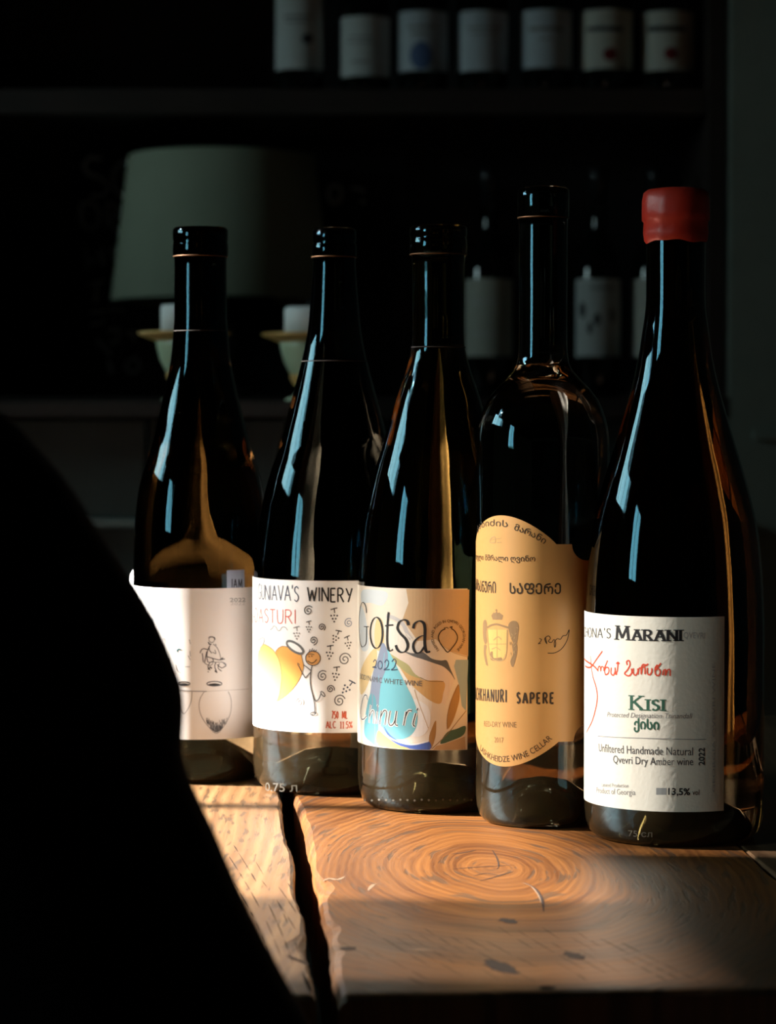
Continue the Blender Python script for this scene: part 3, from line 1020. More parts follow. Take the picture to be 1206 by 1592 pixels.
# ------------------------------------------------------------------ the wooden table
TA = radians(3.77)
T0 = on_table(519, 1548)
table = empty('wooden_table', (T0.x, T0.y, 0), 'rustic wooden table of thick worn planks with a wide crack', 'table', None, TA)
ca, sa = cos(TA), sin(TA)


def t_local(px, py):
    p = on_table(px, py)
    dx, dy = p.x - T0.x, p.y - T0.y
    return (dx * ca + dy * sa, -dx * sa + dy * ca)


KN = t_local(762, 1350)
planks = [(-0.60, -0.412), (-0.4085, -0.208), (-0.2045, -0.0060), (0.0022, 0.1905), (0.1925, 0.372), (0.3745, 0.56)]
TLEN, TH = 0.80, 0.042
wm = [wood('plank_wood_a', -0.9, 0.2, 1, 0.18, 0.009, (0.16, 0.07, 0.025), (0.42, 0.22, 0.09), 1.0, 0.5),
      wood('plank_wood_b', -0.62, 0.3, 1, 0.22, 0.008, (0.17, 0.075, 0.027), (0.44, 0.24, 0.10), 4.0, 0.5),
      wood('plank_wood_c', -0.40, 0.62, 1, 0.30, 0.0065, (0.13, 0.055, 0.020), (0.36, 0.20, 0.088), 7.3, 1.0, 0.006),
      wood('plank_wood_d', KN[0], KN[1], 1.0, 0.42, 0.0034, (0.075, 0.022, 0.0045), (0.265, 0.100, 0.021), 2.6, 1.0, 0.011),
      wood('plank_wood_e', 0.60, 0.1, 1, 0.2, 0.008, (0.07, 0.034, 0.015), (0.18, 0.10, 0.05), 5.5, 0.8),
      wood('plank_wood_f', 0.9, 0.5, 1, 0.2, 0.008, (0.14, 0.065, 0.027), (0.34, 0.19, 0.09), 8.5, 0.6)]
plank_objs = []
for pi_, (l0, r0) in enumerate(planks):
    mb = MB()
    rows_ = [0.0, 0.0015, 0.004] + [0.004 + (TLEN - 0.008) * i / 110 for i in range(1, 110)] + [TLEN - 0.004, TLEN - 0.0015, TLEN]
    v, f = [], []
    nc = 10
    for j, ly in enumerate(rows_):
        worn = 1.0 if pi_ in (2, 3) else 0.35
        nl = (mnoise.noise(Vector((pi_ * 9.1, ly * 14, 0))) * 0.0022 + mnoise.noise(Vector((pi_ * 9.1, ly * 60, 3))) * 0.0008) * worn
        nr = (mnoise.noise(Vector((pi_ * 9.1 + 4, ly * 13, 7))) * 0.0020 + mnoise.noise(Vector((pi_ * 9.1, ly * 75, 9))) * 0.0007) * worn
        bl_, br_ = 0.0012, 0.0010
        dzl = 0.0012
        if pi_ == 3:
            bl_ = 0.0026 + 0.0014 * mnoise.noise(Vector((3.3, ly * 22, 1)))
            dzl = 0.0034
            ch = exp(-((ly - 0.20) / 0.018) ** 2) * 0.0032 + exp(-((ly - 0.115) / 0.012) ** 2) * 0.003 + exp(-((ly - 0.07) / 0.010) ** 2) * 0.002
            bl_ += ch
        if pi_ == 2:
            br_ = 0.0016 + 0.0008 * mnoise.noise(Vector((5.3, ly * 30, 1)))
            ch = exp(-((ly - 0.085) / 0.012) ** 2) * 0.006
            br_ += ch
        e = 0.0
        if ly < 0.004 or ly > TLEN - 0.004:
            q = min(ly, TLEN - ly) / 0.004
            e = 0.0018 * (1 - sqrt(max(0.0, 1 - (1 - q) ** 2)))
        L, R_ = l0 + nl, r0 + nr
        cs = [(L, -TH), (L, -dzl - 0.0005 - e), (L + bl_ * 0.35, -dzl * 0.42 - e), (L + bl_, -e)]
        cs += [(L + bl_ + (R_ - br_ - L - bl_) * k / (nc - 1), -e) for k in range(1, nc - 1)]
        cs += [(R_ - br_, -e), (R_ - br_ * 0.35, -0.0005 - e), (R_, -0.0016 - e), (R_, -TH)]
        for (x, z) in cs:
            v.append((x, ly, TABLE_Z + z))
    k = len(cs)
    for j in range(len(rows_) - 1):
        for i in range(k):
            i2 = (i + 1) % k
            f.append((j * k + i, j * k + i2, (j + 1) * k + i2, (j + 1) * k + i))
    f.append(tuple(range(k))[::-1])
    f.append(tuple((len(rows_) - 1) * k + i for i in range(k)))
    mb.add(v, f, wm[pi_])
    plank_objs.append(mb.build('plank', table))
# cracks, chips and dents of the knotty plank
crackm = ink('open_crack', (0.02, 0.010, 0.006), 0.9)
chipm = plain('chip_highlight_wood', (0.20, 0.125, 0.075), 0.6)


def table_stroke(mb, pts, w, mat, z=0.00012):
    pts = spline([t_local(*p) for p in pts], 0.0012)
    n = len(pts)
    L, R_ = [], []
    for i, p in enumerate(pts):
        a, b = pts[max(0, i - 1)], pts[min(n - 1, i + 1)]
        d = math.hypot(b[0] - a[0], b[1] - a[1]) or 1e-9
        e = min(i, n - 1 - i) / max(1.0, (n - 1) / 2)
        ww = w * (0.25 + 0.75 * min(1, e * 1.5)) * (1 + 0.5 * mnoise.noise(Vector((i * 0.9, w * 999, 2))))
        nx, ny = -(b[1] - a[1]) / d * ww / 2, (b[0] - a[0]) / d * ww / 2
        L.append((p[0] + nx, p[1] + ny, TABLE_Z + z)); R_.append((p[0] - nx, p[1] - ny, TABLE_Z + z))
    mb.add(L + R_, [(i + n, i + 1 + n, i + 1, i) for i in range(n - 1)], mat)


mb = MB()
for pts, w in (([(815, 1372), (832, 1382), (842, 1398), (845, 1418)], 0.0010), ([(765, 1322), (772, 1334), (775, 1346), (772, 1352)], 0.0006), ([(700, 1352), (730, 1349), (765, 1347), (800, 1345)], 0.0008),
               ([(745, 1370), (768, 1364), (798, 1355)], 0.0008), ([(700, 1328), (720, 1326), (740, 1322)], 0.0008), ([(736, 1362), (756, 1358), (776, 1362)], 0.0007)):
    table_stroke(mb, pts, w, crackm)
tag(mb.build('crack', plank_objs[3]), kind='stuff')
mb = MB()  # bare chips, plus a painted highlight beside the crack
for pts, w in (([(812, 1373), (826, 1378), (838, 1392), (841, 1404)], 0.0012), ([(502, 1370), (512, 1366), (524, 1368), (536, 1363)], 0.0022), ([(572, 1385), (580, 1376), (592, 1374)], 0.0016),
               ([(640, 1478), (660, 1477), (674, 1477)], 0.0022), ([(644, 1487), (656, 1487)], 0.0018), ([(1138, 1467), (1150, 1468)], 0.002)):
    table_stroke(mb, pts, w, chipm, 0.0001)
tag(mb.build('chip_and_highlight', plank_objs[3]), kind='stuff')
mb = MB()
for pts, w in (([(758, 1492), (772, 1500), (790, 1510), (806, 1514)], 0.008), ([(780, 1428), (800, 1436)], 0.006), ([(880, 1480), (905, 1492)], 0.006), ([(842, 1534), (858, 1538)], 0.006), ([(530, 1474), (552, 1476)], 0.007)):
    table_stroke(mb, pts, w, ink('worn_dent', (0.030, 0.018, 0.011), 0.95), 0.00008)
tag(mb.build('dent', plank_objs[3]), kind='stuff')
mb = MB()
for pts, w in (([(446, 1486), (462, 1493), (480, 1500)], 0.0020), ([(470, 1512), (478, 1530), (484, 1544)], 0.0012)):
    table_stroke(mb, pts, w, crackm)
tag(mb.build('crack', plank_objs[2]), kind='stuff')
# open grain: short dark pores running along the rings
grain = ink('open_grain', (0.028, 0.016, 0.009), 0.95)
for pl_, lines in ((3, [((x0_, 1428 + (x0_ % 23)), (x0_ + 210, 1560)) for x0_ in range(500, 960, 26)]),
                   (2, [((x0_, 1300 + (x0_ % 17) * 3), (x0_ + 95, 1500)) for x0_ in range(300, 440, 15)])):
    mb = MB()
    for (ax, ay), (bx, by) in lines:
        t = random.uniform(0, 0.1)
        while t < 0.95:
            dt = random.uniform(0.06, 0.2) if pl_ == 3 else random.uniform(0.05, 0.15)
            if random.random() < 0.62:
                bow = lambda q: (ax + (bx - ax) * q + 9 * sin(q * 3), ay + (by - ay) * q ** (0.85 if pl_ == 3 else 1.0))
                p_, q_ = bow(t), bow(min(1, t + dt))
                if q_[1] < 1534 and (pl_ == 3 or q_[0] < 440 + (q_[1] - 1300) * 0.2) and q_[0] < 1150:
                    table_stroke(mb, [p_, q_], random.uniform(0.00022, 0.0005), grain, 0.00007)
            t += dt + random.uniform(0.004, 0.03)
    tag(mb.build('open_grain', plank_objs[pl_]), kind='stuff')
for (a, b_) in ((-0.52, 0.07), (0.48, 0.07), (-0.52, 0.73), (0.48, 0.73)):
    m_ = MB(); m_.box((a - 0.035, b_ - 0.035, 0), (a + 0.035, b_ + 0.035, TABLE_Z - TH), M['chairwood'], 0.004); m_.build('leg', table)
for (x0_, x1_, y0_, y1_) in ((-0.485, 0.445, 0.055, 0.08), (-0.485, 0.445, 0.72, 0.745), (-0.53, -0.505, 0.105, 0.695), (0.465, 0.49, 0.105, 0.695)):
    m_ = MB(); m_.box((x0_, y0_, TABLE_Z - TH - 0.08), (x1_, y1_, TABLE_Z - TH), M['chairwood'], 0.002); m_.build('apron', table)

# ------------------------------------------------------------------ the five bottles
BOT = {}


def bottle(key, px, D, base_py_unused, R_px, radii, glassmat, lab, group=None, punt=0.022, rim=None, Rm=None):
    """radii: (pixel row, half width in pixels) from the top of the glass down to the body."""
    c = at_depth(px, 1000, D)
    root = empty('wine_bottle', (c.x, D, TABLE_Z), lab, 'bottle', group)
    s = (D - 0.0) / F
    R = R_px * s
    pts = [(at_depth(px, y, D).z - TABLE_Z, r * s) for y, r in radii]
    pts.sort()
    body = smooth_profile(pts, 0.003)
    prof = [(0.0015, punt), (R * 0.25, punt * 0.93), (R * 0.5, punt * 0.6), (R * 0.68, punt * 0.16), (R * 0.76, 0.0012), (R * 0.82, 0.0), (R * 0.88, 0.0008), (R * 0.95, 0.0034), (R * 0.985, 0.0075), (R, 0.013)]
    z0 = body[0][0]
    k = 10
    for i in range(1, k):
        prof.append((R, 0.013 + (z0 - 0.013) * i / k))
    prof += [(r, z) for z, r in body]
    ztop = body[-1][0]
    prof += [(body[-1][1] * 0.93, ztop + 0.0007), (body[-1][1] * 0.6, ztop + 0.0008)]
    b = MB(); b.lathe(prof, glassmat, 112)
    kb_ = b.mi(M['glass_base'])
    for i_, fc in enumerate(b.f):
        if sum(b.v[q][2] for q in fc) / len(fc) < 0.034 and len(fc) == 4 or (len(fc) > 4 and b.v[fc[0]][2] < 0.05):
            b.m[i_] = kb_
    for i_, fc in enumerate(b.f):      # the punt
        if len(fc) == 4 and max(math.hypot(b.v[q][0], b.v[q][1]) for q in fc) < R * 0.8 and max(b.v[q][2] for q in fc) < 0.03:
            b.m[i_] = kb_
    b.build('glass', root)
    cyl = Cyl((c.x, D, TABLE_Z), R)
    BOT[key] = (root, cyl, s, px, D)
    return root, cyl, s


def zrow(px, py, D):
    return at_depth(px, py, D).z - TABLE_Z


def ring_part(root, name, px, py, D, r_px, mat, h=0.0008, extra=0.0004):
    s = D / F
    z = zrow(px, py, D)
    r = r_px * s + extra
    m_ = MB(); m_.lathe([(r - 0.0003, z - h / 2), (r, z - h / 4), (r, z + h / 4), (r - 0.0003, z + h / 2)], mat, 64, cap0=False, cap1=False)
    return m_.build(name, root)


def label_patch(root, cyl, top, bot, a0, a1, mat, name='label', n=110, rows=2, off=0.0001):
    """Curved paper label; top/bot give height (m above the table) for an angle."""
    m_ = MB()
    v = []
    for i in range(n + 1):
        a = a0 + (a1 - a0) * i / n
        t_, b_ = top(a), bot(a)
        for j in range(rows):
            v.append(cyl.p3(cyl.R * a, b_ + (t_ - b_) * j / (rows - 1), off))
    f = []
    for i in range(n):
        for j in range(rows - 1):
            p = i * rows + j
            f.append((p, p + rows, p + rows + 1, p + 1))
    m_.add(v, f, mat, True)
    return m_.build(name, root)


def ang(cyl, x, y):
    return cyl.uz(x, y)[0] / cyl.R


# ---- first bottle
D1 = 1.385
r1, c1, s1 = bottle('1', 313, D1, 1225, 106, [(356, 41), (358, 42.5), (372, 42.5), (376, 41.5), (380, 42.5), (398, 42.5), (402, 40.5), (450, 40.5), (500, 41), (524, 43), (557, 46), (599, 54), (652, 67), (697, 78.5), (720, 86), (745, 93.5), (780, 99.5), (814, 103), (850, 104.5), (905, 105.5)],
                     M['glass_umber'], 'leftmost front bottle, amber glass, white label with ink drawing of a seated man')
ring_part(r1, 'foil_edge', 313, 399, D1, 41.5, M['copper'])
ring_part(r1, 'wine_level', 313, 515, D1, 41.6, M['shelfwood'], 0.0006, 0.0002)
zt1, zb1 = c1.uz(313, 915)[1], c1.uz(313, 1150)[1]
l1 = label_patch(r1, c1, lambda a: zt1, lambda a: zb1, radians(-165), radians(62), M['paper_white'])
P = Print(c1, (200, 880), 0.1759)
P.caps('SHIL', 40, 145, 412, 414, 80, 7, INK['teal'], jitter=0.05)
P.caps('GOTAVA', 0, 228, 585, 580, 118, 9, INK['teal'], jitter=0.04)
P.text('2022', [(893, 316), (1030, 314)], 34, INK['midgrey'], bold=0.00006)
P.text('2022', [(897, 346), (1026, 344)], 26, INK['pale'])
P.build('lettering', l1)
P = Print(c1, (200, 880), 0.1759)
g_ = INK['grey']; k_ = INK['charcoal']
P.stroke([(425, 1096), (560, 1106), (690, 1108)], 8, g_)
P.stroke([(690, 1108), (860, 1098), (1060, 1086)], 5, INK['pale'])
for cx_, rx_, ry_ in ((757, 66, 20), (487, 54, 17)):
    P.ring((cx_, 1040), rx_, ry_, 9, k_)
    P.fill([(cx_ - rx_ * 0.8, 1046), (cx_, 1036), (cx_ + rx_ * 0.8, 1046), (cx_ + rx_ * 0.5, 1056), (cx_, 1060), (cx_ - rx_ * 0.5, 1056)], INK['black'], 2)
P.stroke([(668, 1110), (632, 1170), (622, 1240), (640, 1320), (690, 1400), (775, 1478), (850, 1400), (895, 1310), (906, 1230), (900, 1160), (878, 1108)], 6, g_)
P.stroke([(418, 1110), (425, 1190), (450, 1260), (484, 1304), (525, 1260), (552, 1190), (560, 1112)], 6, g_)
for i in range(85):
    t = random.random()
    x = 690 + 170 * t
    yb = 1400 + 70 * (1 - abs(t - 0.5) * 2)
    hgt = random.uniform(25, 85)
    x2 = x + random.uniform(-14, 14)
    P.stroke([(x, yb - random.uniform(0, 22)), (x2, max(1340, yb - hgt))], 4, g_ if random.random() < 0.5 else k_)
P.fill([(715, 1425), (745, 1410), (800, 1410), (835, 1425), (775, 1470)], INK['charcoal'], 2)
# seated figure and his neighbours
P.ring((733, 650), 24, 26, 7, g_)
P.stroke([(708, 640), (715, 628), (740, 626), (758, 636), (762, 652)], 12, INK['black'])
P.stroke([(704, 672), (712, 690), (730, 692)], 11, INK['black'])
for pts in ([(720, 700), (700, 740), (690, 800), (700, 850)], [(745, 690), (780, 720), (805, 780), (815, 830)], [(700, 740), (660, 730), (640, 745), (632, 770)], [(760, 740), (770, 775), (740, 760)],
            [(690, 800), (740, 815), (800, 830), (850, 820)], [(700, 850), (760, 850), (830, 850), (862, 870)], [(720, 850), (700, 890), (720, 920)], [(770, 850), (760, 890), (780, 940)],
            [(830, 850), (860, 880), (850, 890)], [(800, 860), (790, 900), (820, 930)], [(700, 930), (705, 940)], [(665, 850), (690, 870), (720, 880), (745, 860)], [(650, 770), (660, 850)],
            [(780, 870), (820, 900), (860, 880)], [(715, 705), (712, 740), (735, 770)], [(765, 690), (775, 700)], [(690, 755), (680, 800), (672, 850)], [(805, 825), (830, 815)], [(740, 820), (750, 840), (730, 845)]):
    P.stroke(pts, 8, k_ if random.random() < 0.7 else g_)
for pts in ([(715, 890), (735, 905)], [(760, 925), (782, 942)], [(700, 915), (715, 900)], [(810, 822), (835, 812)]):
    P.stroke(pts, 12, INK['black'])
P.stroke([(430, 760), (428, 745), (445, 735), (462, 742)], 14, INK['teal'])
for pts in ([(430, 770), (440, 780)], [(415, 870), (425, 920), (460, 945)], [(535, 650), (545, 690)], [(540, 750), (545, 800)], [(500, 890), (540, 890)], [(300, 650), (318, 640), (322, 680)], [(250, 720), (270, 690)], [(310, 700), (300, 760), (320, 800)], [(525, 790), (545, 830)]):
    P.stroke(pts, 6, g_)
P.build('drawing', l1)
za, zb_t = c1.uz(368, 886)[1], zt1 - 0.001
tg = label_patch(r1, c1, lambda a: za, lambda a: zb_t, ang(c1, 352.5, 900), ang(c1, 380, 900), M['tan_tag'], 'paper_tag', 10, 2, 0.00006)
P = Print(c1, (200, 880), 0.1759)
P.caps('IAM', 912, 1002, 192, 192, 78, 9, INK['black'], gap=0.3)
P.build('lettering', tg)

# ---- second bottle
D2 = 1.347
r2, c2, s2 = bottle('2', 520, D2, 1243, 127, [(357, 32), (359, 34), (374, 34), (378, 32.5), (382, 34.5), (396, 35), (402, 33), (440, 35), (479, 38), (515, 41.5), (554, 49), (608, 63), (652, 75), (700, 88), (727, 97.5), (775, 110.5), (829, 119.5), (860, 123), (890, 126)],
                     M['glass_olive'], 'second front bottle from left, white label with orange jars and stick figure')
ring_part(r2, 'foil_edge', 520, 400, D2, 34.5, M['copper'])
ring_part(r2, 'wine_level', 520, 562, D2, 51, M['shelfwood'], 0.0006, 0.0002)
zt2, zb2 = c2.uz(520, 903)[1], c2.uz(520, 1139.5)[1]
l2 = label_patch(r2, c2, lambda a: zt2, lambda a: zb2, radians(-165), radians(70), M['paper_white'])
P = Print(c2, (380, 880), 0.16965)
P.caps("GUNIAVA'S", 128, 495, 300, 322, 138, 10, INK['navy'], jitter=0.03, gap=0.16)
P.caps('WINERY', 578, 985, 324, 328, 128, 15, INK['black'], jitter=0.03, gap=0.22)
P.caps('LADASTURI', 70, 468, 508, 524, 128, 9, INK['red'], jitter=0.03, gap=0.2)
P.caps('750 ML', 800, 942, 1398, 1396, 68, 10, INK['brick'], jitter=0.03, gap=0.25)
P.caps('ALC 11.5%', 748, 985, 1484, 1486, 62, 10, INK['brick'], jitter=0.03, gap=0.2)
P.stroke([(235, 585), (255, 570), (270, 548), (290, 560), (305, 590), (325, 590), (345, 560), (375, 562), (395, 590)], 6, INK['grey'])
P.stroke([(140, 560), (160, 552), (180, 562), (200, 552), (225, 566)], 4, INK['pale'])
P.text('ადასტური', [(225, 1392), (340, 1400)], 20, INK['pale'])
P.build('lettering', l2)
P = Print(c2, (380, 880), 0.16965)
k_, g_ = INK['charcoal'], INK['grey']
# jars
jr = [(398, 742), (350, 735), (312, 752), (285, 790), (300, 900), (320, 1040), (312, 1180), (302, 1240), (360, 1205), (430, 1140), (490, 1060), (525, 985), (540, 920), (532, 870), (515, 800), (470, 770)]
P.fill(jr, INK['orange'], 1)
P.stroke([(398, 742), (350, 735), (312, 752), (285, 785)], 6, INK['sepia'])
P.stroke([(302, 1240), (360, 1205), (430, 1140), (490, 1060), (525, 985), (541, 920), (532, 870), (518, 800)], 6, INK['sepia'])
jl = [(180, 715), (150, 750), (125, 790), (118, 880), (122, 980), (140, 1070), (170, 1150), (225, 1215), (298, 1242), (320, 1180), (335, 1080), (340, 1000), (330, 915), (305, 835), (268, 775), (225, 738)]
P.fill(jl, INK['amber'], 2)
P.stroke([(180, 715), (225, 738), (268, 775), (305, 835), (330, 915), (340, 1000), (335, 1080), (320, 1180), (298, 1242)], 6, INK['sepia'])
P.stroke([(118, 880), (122, 980), (140, 1070), (170, 1150), (225, 1215), (298, 1242)], 5, INK['ochre'])
P.disc((463, 745), 80, 28, INK['white'], 3, 20, 0.60)
P.ring((463, 745), 88, 36, 22, INK['slate_dark'], 4, 0.60)
P.disc((140, 712), 62, 26, INK['white'], 3, 20, -0.95)
P.ring((140, 712), 64, 27, 8, INK['grey'], 4, -0.95)
# stick figure
P.disc((628, 845), 68, 66, INK['skin'], 2, 24)
P.ring((628, 845), 68, 66, 8, k_, 4)
P.stroke([(578, 868), (610, 888), (640, 880), (662, 855)], 8, INK['umber'], 5)
P.disc((592, 830), 6, 6, INK['umber'], 5, 8); P.disc((617, 825), 6, 6, INK['umber'], 5, 8)
P.stroke([(580, 815), (600, 805), (640, 812)], 5, INK['umber'], 5)
for pts in ([(590, 790), (600, 762)], [(610, 785), (625, 752)], [(625, 785), (640, 765)], [(640, 790), (660, 768)]):
    P.stroke(pts, 7, k_)
P.stroke([(620, 912), (610, 960), (603, 1040), (608, 1110), (625, 1180), (640, 1260), (645, 1340)], 9, k_)
P.ring((628, 1352), 24, 13, 8, k_, 4, -0.2)
P.stroke([(620, 1165), (640, 1220), (655, 1238)], 9, k_); P.stroke([(655, 1238), (680, 1220), (702, 1165)], 9, k_)
P.ring((718, 1172), 28, 12, 8, k_, 4, 0.9)
P.stroke([(612, 962), (575, 930), (540, 905)], 8, k_); P.stroke([(610, 968), (558, 1026)], 8, k_); P.stroke([(558, 1026), (530, 980), (498, 915)], 8, k_)
P.stroke([(498, 915), (485, 905), (488, 890), (505, 905)], 6, k_)
# spirals and grapes
for cx_, cy__, r_, tt, mt in ((585, 408, 44, 0.6, 'charcoal'), (708, 560, 34, 2.2, 'black'), (955, 522, 42, 0.2, 'slate'), (632, 682, 40, 2.8, 'charcoal'), (918, 855, 58, 1.0, 'charcoal'), (716, 1008, 50, 0.4, 'charcoal'),
                              (788, 1128, 37, 1.6, 'black'), (870, 1236, 55, 0.9, 'black'), (503, 1246, 42, 2.0, 'grey')):
    P.spiral((cx_, cy__), r_, 9, INK[mt], 1.8, tt)
for gx, gy, sc, rot, mt in ((822, 450, 1.0, 0, 'black'), (590, 555, 0.8, 0, 'charcoal'), (840, 645, 0.95, 0.45, 'black'), (478, 612, 0.9, 0, 'grey'), (948, 700, 0.9, -0.15, 'black'), (782, 790, 1.0, 0.1, 'black'),
                            (838, 985, 1.0, 0.15, 'black'), (945, 1110, 1.1, 0.75, 'navy'), (385, 1300, 0.75, -0.2, 'midgrey')):
    def rp(x, y):
        return (gx + sc * (x * cos(rot) - y * sin(rot)), gy + sc * (x * sin(rot) + y * cos(rot)))
    P.stroke([rp(-32, -50), rp(0, -60), rp(28, -66)], 10 * sc, INK[mt])
    P.stroke([rp(0, -60), rp(4, -20)], 9 * sc, INK[mt])
    for dx, dy in ((-28, 5), (0, 2), (27, 5), (-14, 33), (14, 33), (0, 60)):
        P.disc(rp(dx, dy), 8.5 * sc, 8.5 * sc, INK[mt], 4, 8)
P.ring((240, 1300), 18, 20, 4, INK['pale'])
P.build('drawing', l2)
P = Print(c2, (380, 870), 0.3151)
P.text('0.75 л', [(105, 1140), (262, 1145)], 42, M['emboss'], 6)
P.build('embossing', r2)

# ---- third bottle
D3 = 1.284
r3, c3, s3 = bottle('3', 681, D3, 1270, 125, [(353, 43), (355, 44.5), (367, 44.5), (370, 43), (373, 44.5), (394, 44.5), (398, 41.5), (450, 40.5), (535, 41), (575, 50), (613, 63), (661, 77.5), (700, 89), (731, 98.5), (779, 110), (826, 118), (860, 121.5), (905, 124)],
                     M['glass_amber'], 'third front bottle from left, label painted with blue drop and tan leaves')
ring_part(r3, 'foil_edge', 681, 396, D3, 43.5, M['copper'])
ring_part(r3, 'wine_level', 681, 540, D3, 42, M['shelfwood'], 0.0006, 0.0002)
zt3, zb3 = c3.uz(690, 915.5)[1], c3.uz(690, 1166.5)[1]
l3 = label_patch(r3, c3, lambda a: zt3, lambda a: zb3, radians(-120), ang(c3, 726.5, 1000), M['paper_cream'])
P = Print(c3, (540, 890), 0.18215)
A = P
P.zlim = (zb3 + 0.0002, zt3 - 0.0002)
A.fill([(500, 136), (700, 140), (1040, 146), (1036, 300), (1030, 715), (880, 672), (760, 570), (600, 585), (540, 500), (470, 400), (520, 260)], INK['tan'], 0.6, False)
A.fill([(130, 150), (330, 165), (300, 280), (200, 260), (120, 250)], INK['mist'], 0.5)
A.fill([(95, 640), (100, 1420), (250, 1470), (430, 1490), (560, 1450), (700, 1440), (720, 1100), (560, 990), (470, 850), (330, 660), (200, 620)], INK['ivory'], 0.5, False)
A.fill([(105, 300), (150, 360), (180, 640), (112, 630)], INK['mist'], 0.7)
A.fill([(250, 400), (300, 420), (310, 640), (250, 660), (230, 540)], INK['sand'], 0.8)
A.fill([(325, 440), (400, 420), (480, 500), (545, 560), (600, 690), (480, 680), (360, 640)], INK['ivory'], 0.9)
A.stroke([(330, 370), (400, 390), (470, 440), (510, 520), (545, 570)], 34, INK['pale'], 1.0)
A.fill([(345, 650), (480, 680), (640, 690), (720, 740), (835, 755), (880, 830), (915, 905), (830, 1130), (700, 1060), (560, 900), (420, 750)], INK['blush'], 1.0, False)
A.fill([(480, 672), (560, 690), (640, 680), (720, 735), (800, 752), (845, 750), (875, 815), (917, 915), (880, 860), (820, 805), (740, 775), (640, 740), (560, 715)], INK['slate_dark'], 1.6)
A.fill([(415, 740), (470, 790), (560, 850), (640, 915), (820, 932), (815, 1040), (790, 1120), (700, 1090), (600, 1010), (540, 950), (470, 850)], INK['ochre'], 1.4)
A.fill([(355, 690), (440, 740), (520, 790), (570, 860), (640, 905), (700, 925), (620, 905), (545, 880), (470, 830), (400, 760)], INK['olive'], 1.7)
A.fill([(330, 660), (385, 730), (430, 820), (500, 960), (560, 1080), (595, 1190), (590, 1310), (540, 1390), (450, 1425), (360, 1400), (290, 1320), (255, 1200), (250, 1000), (280, 820)], INK['cyan'], 1.8)
A.fill([(560, 1080), (600, 1190), (595, 1300), (545, 1390), (640, 1390), (700, 1300), (690, 1150)], INK['white'], 1.5)
A.fill([(245, 650), (250, 740), (215, 850), (150, 1010), (110, 1030), (108, 870), (190, 690)], INK['sand'], 1.6)
A.fill([(300, 600), (345, 690), (330, 820), (285, 960), (265, 1200), (265, 1470), (200, 1450), (145, 1380), (150, 1250), (190, 1050), (215, 870), (255, 740)], INK['slate'], 2.0)
A.fill([(190, 1050), (235, 1060), (255, 1200), (258, 1465), (200, 1450), (145, 1380), (150, 1250)], INK['teal_blue'], 2.2)
A.fill([(310, 1310), (370, 1390), (450, 1440), (560, 1465), (690, 1440), (705, 1510), (560, 1508), (430, 1480), (350, 1400)], INK['royal'], 2.2)
A.stroke([(290, 1320), (350, 1400), (450, 1450), (560, 1468), (690, 1440)], 12, INK['white'], 2.4)
A.fill([(262, 1350), (330, 1400), (430, 1470), (520, 1505), (262, 1478)], INK['amber'], 2.3)
A.fill([(925, 745), (1030, 745), (1022, 950), (1010, 1180), (975, 1140), (950, 960), (910, 800)], INK['bluegrey'], 1.8, False)
A.fill([(945, 955), (955, 1080), (910, 1240), (858, 1335), (850, 1250), (875, 1110)], INK['leaf'], 2.0)
A.fill([(755, 1265), (750, 1400), (712, 1505), (695, 1420), (720, 1330)], INK['leaf'], 2.0)
A.fill([(1005, 1310), (990, 1385), (890, 1435), (792, 1460), (850, 1365), (930, 1335)], INK['forest'], 2.0)
A.fill([(760, 1480), (850, 1455), (1000, 1400), (1008, 1518), (730, 1514)], INK['tan'], 1.6, False)
A.stroke([(720, 1505), (790, 1440), (860, 1370), (940, 1270), (1012, 1180)], 6, INK['sepia'], 2.6)
A.stroke([(850, 1340), (852, 1230), (880, 1110), (945, 955)], 5, INK['sepia'], 2.6)
A.stroke([(620, 895), (700, 928), (820, 930)], 5, INK['sepia'], 2.6)
A.stroke([(570, 1000), (610, 1120), (660, 1250), (690, 1330)], 4, INK['palesepia'], 2.6)
A.stroke([(760, 570), (880, 672), (1028, 722)], 5, INK['palesepia'], 2.6)
A.stroke([(930, 310), (990, 280), (1035, 230)], 4, INK['ochre'], 2.6)
A.build('drawing', l3)
P = Print(c3, (540, 890), 0.18215)
k_ = INK['black']
P.stroke([(164, 345), (158, 290), (140, 258), (122, 265), (106, 330), (100, 450), (108, 580), (124, 632), (148, 625), (162, 590), (165, 465)], 17, k_, 4, 0.25)
P.stroke([(142, 462), (184, 462)], 7, k_, 4)
P.ring((248, 515), 52, 132, 25, k_, 4, 0, 0, 2 * pi, 0.22)
P.stroke([(352, 338), (342, 460), (340, 590), (352, 660), (372, 668), (388, 655)], 25, k_, 4, 0.25)
P.stroke([(322, 456), (360, 450), (392, 448)], 13, k_, 4)
P.stroke([(520, 450), (510, 415), (478, 404), (442, 425), (428, 475), (452, 520), (498, 570), (515, 625), (495, 672), (455, 680), (425, 655), (413, 620)], 26, k_, 4, 0.3)
P.stroke([(560, 478), (575, 436), (612, 414), (648, 430), (662, 480), (660, 600), (670, 668), (690, 684), (702, 670)], 27, k_, 4, 0.25)
P.stroke([(662, 535), (615, 550), (572, 590), (562, 640), (585, 684), (625, 676), (660, 628)], 24, k_, 4, 0.3)
P.stroke([(222, 765), (235, 745), (248, 760), (240, 800), (215, 808), (250, 812)], 9, INK['navy'], 4)
P.ring((280, 790), 18, 34, 9, INK['navy'], 4)
P.stroke([(318, 770), (335, 745), (352, 765), (340, 810), (312, 830), (362, 828)], 9, INK['navy'], 4)
P.stroke([(380, 762), (400, 738), (415, 758), (400, 810), (375, 832), (428, 828)], 9, INK['navy'], 4)
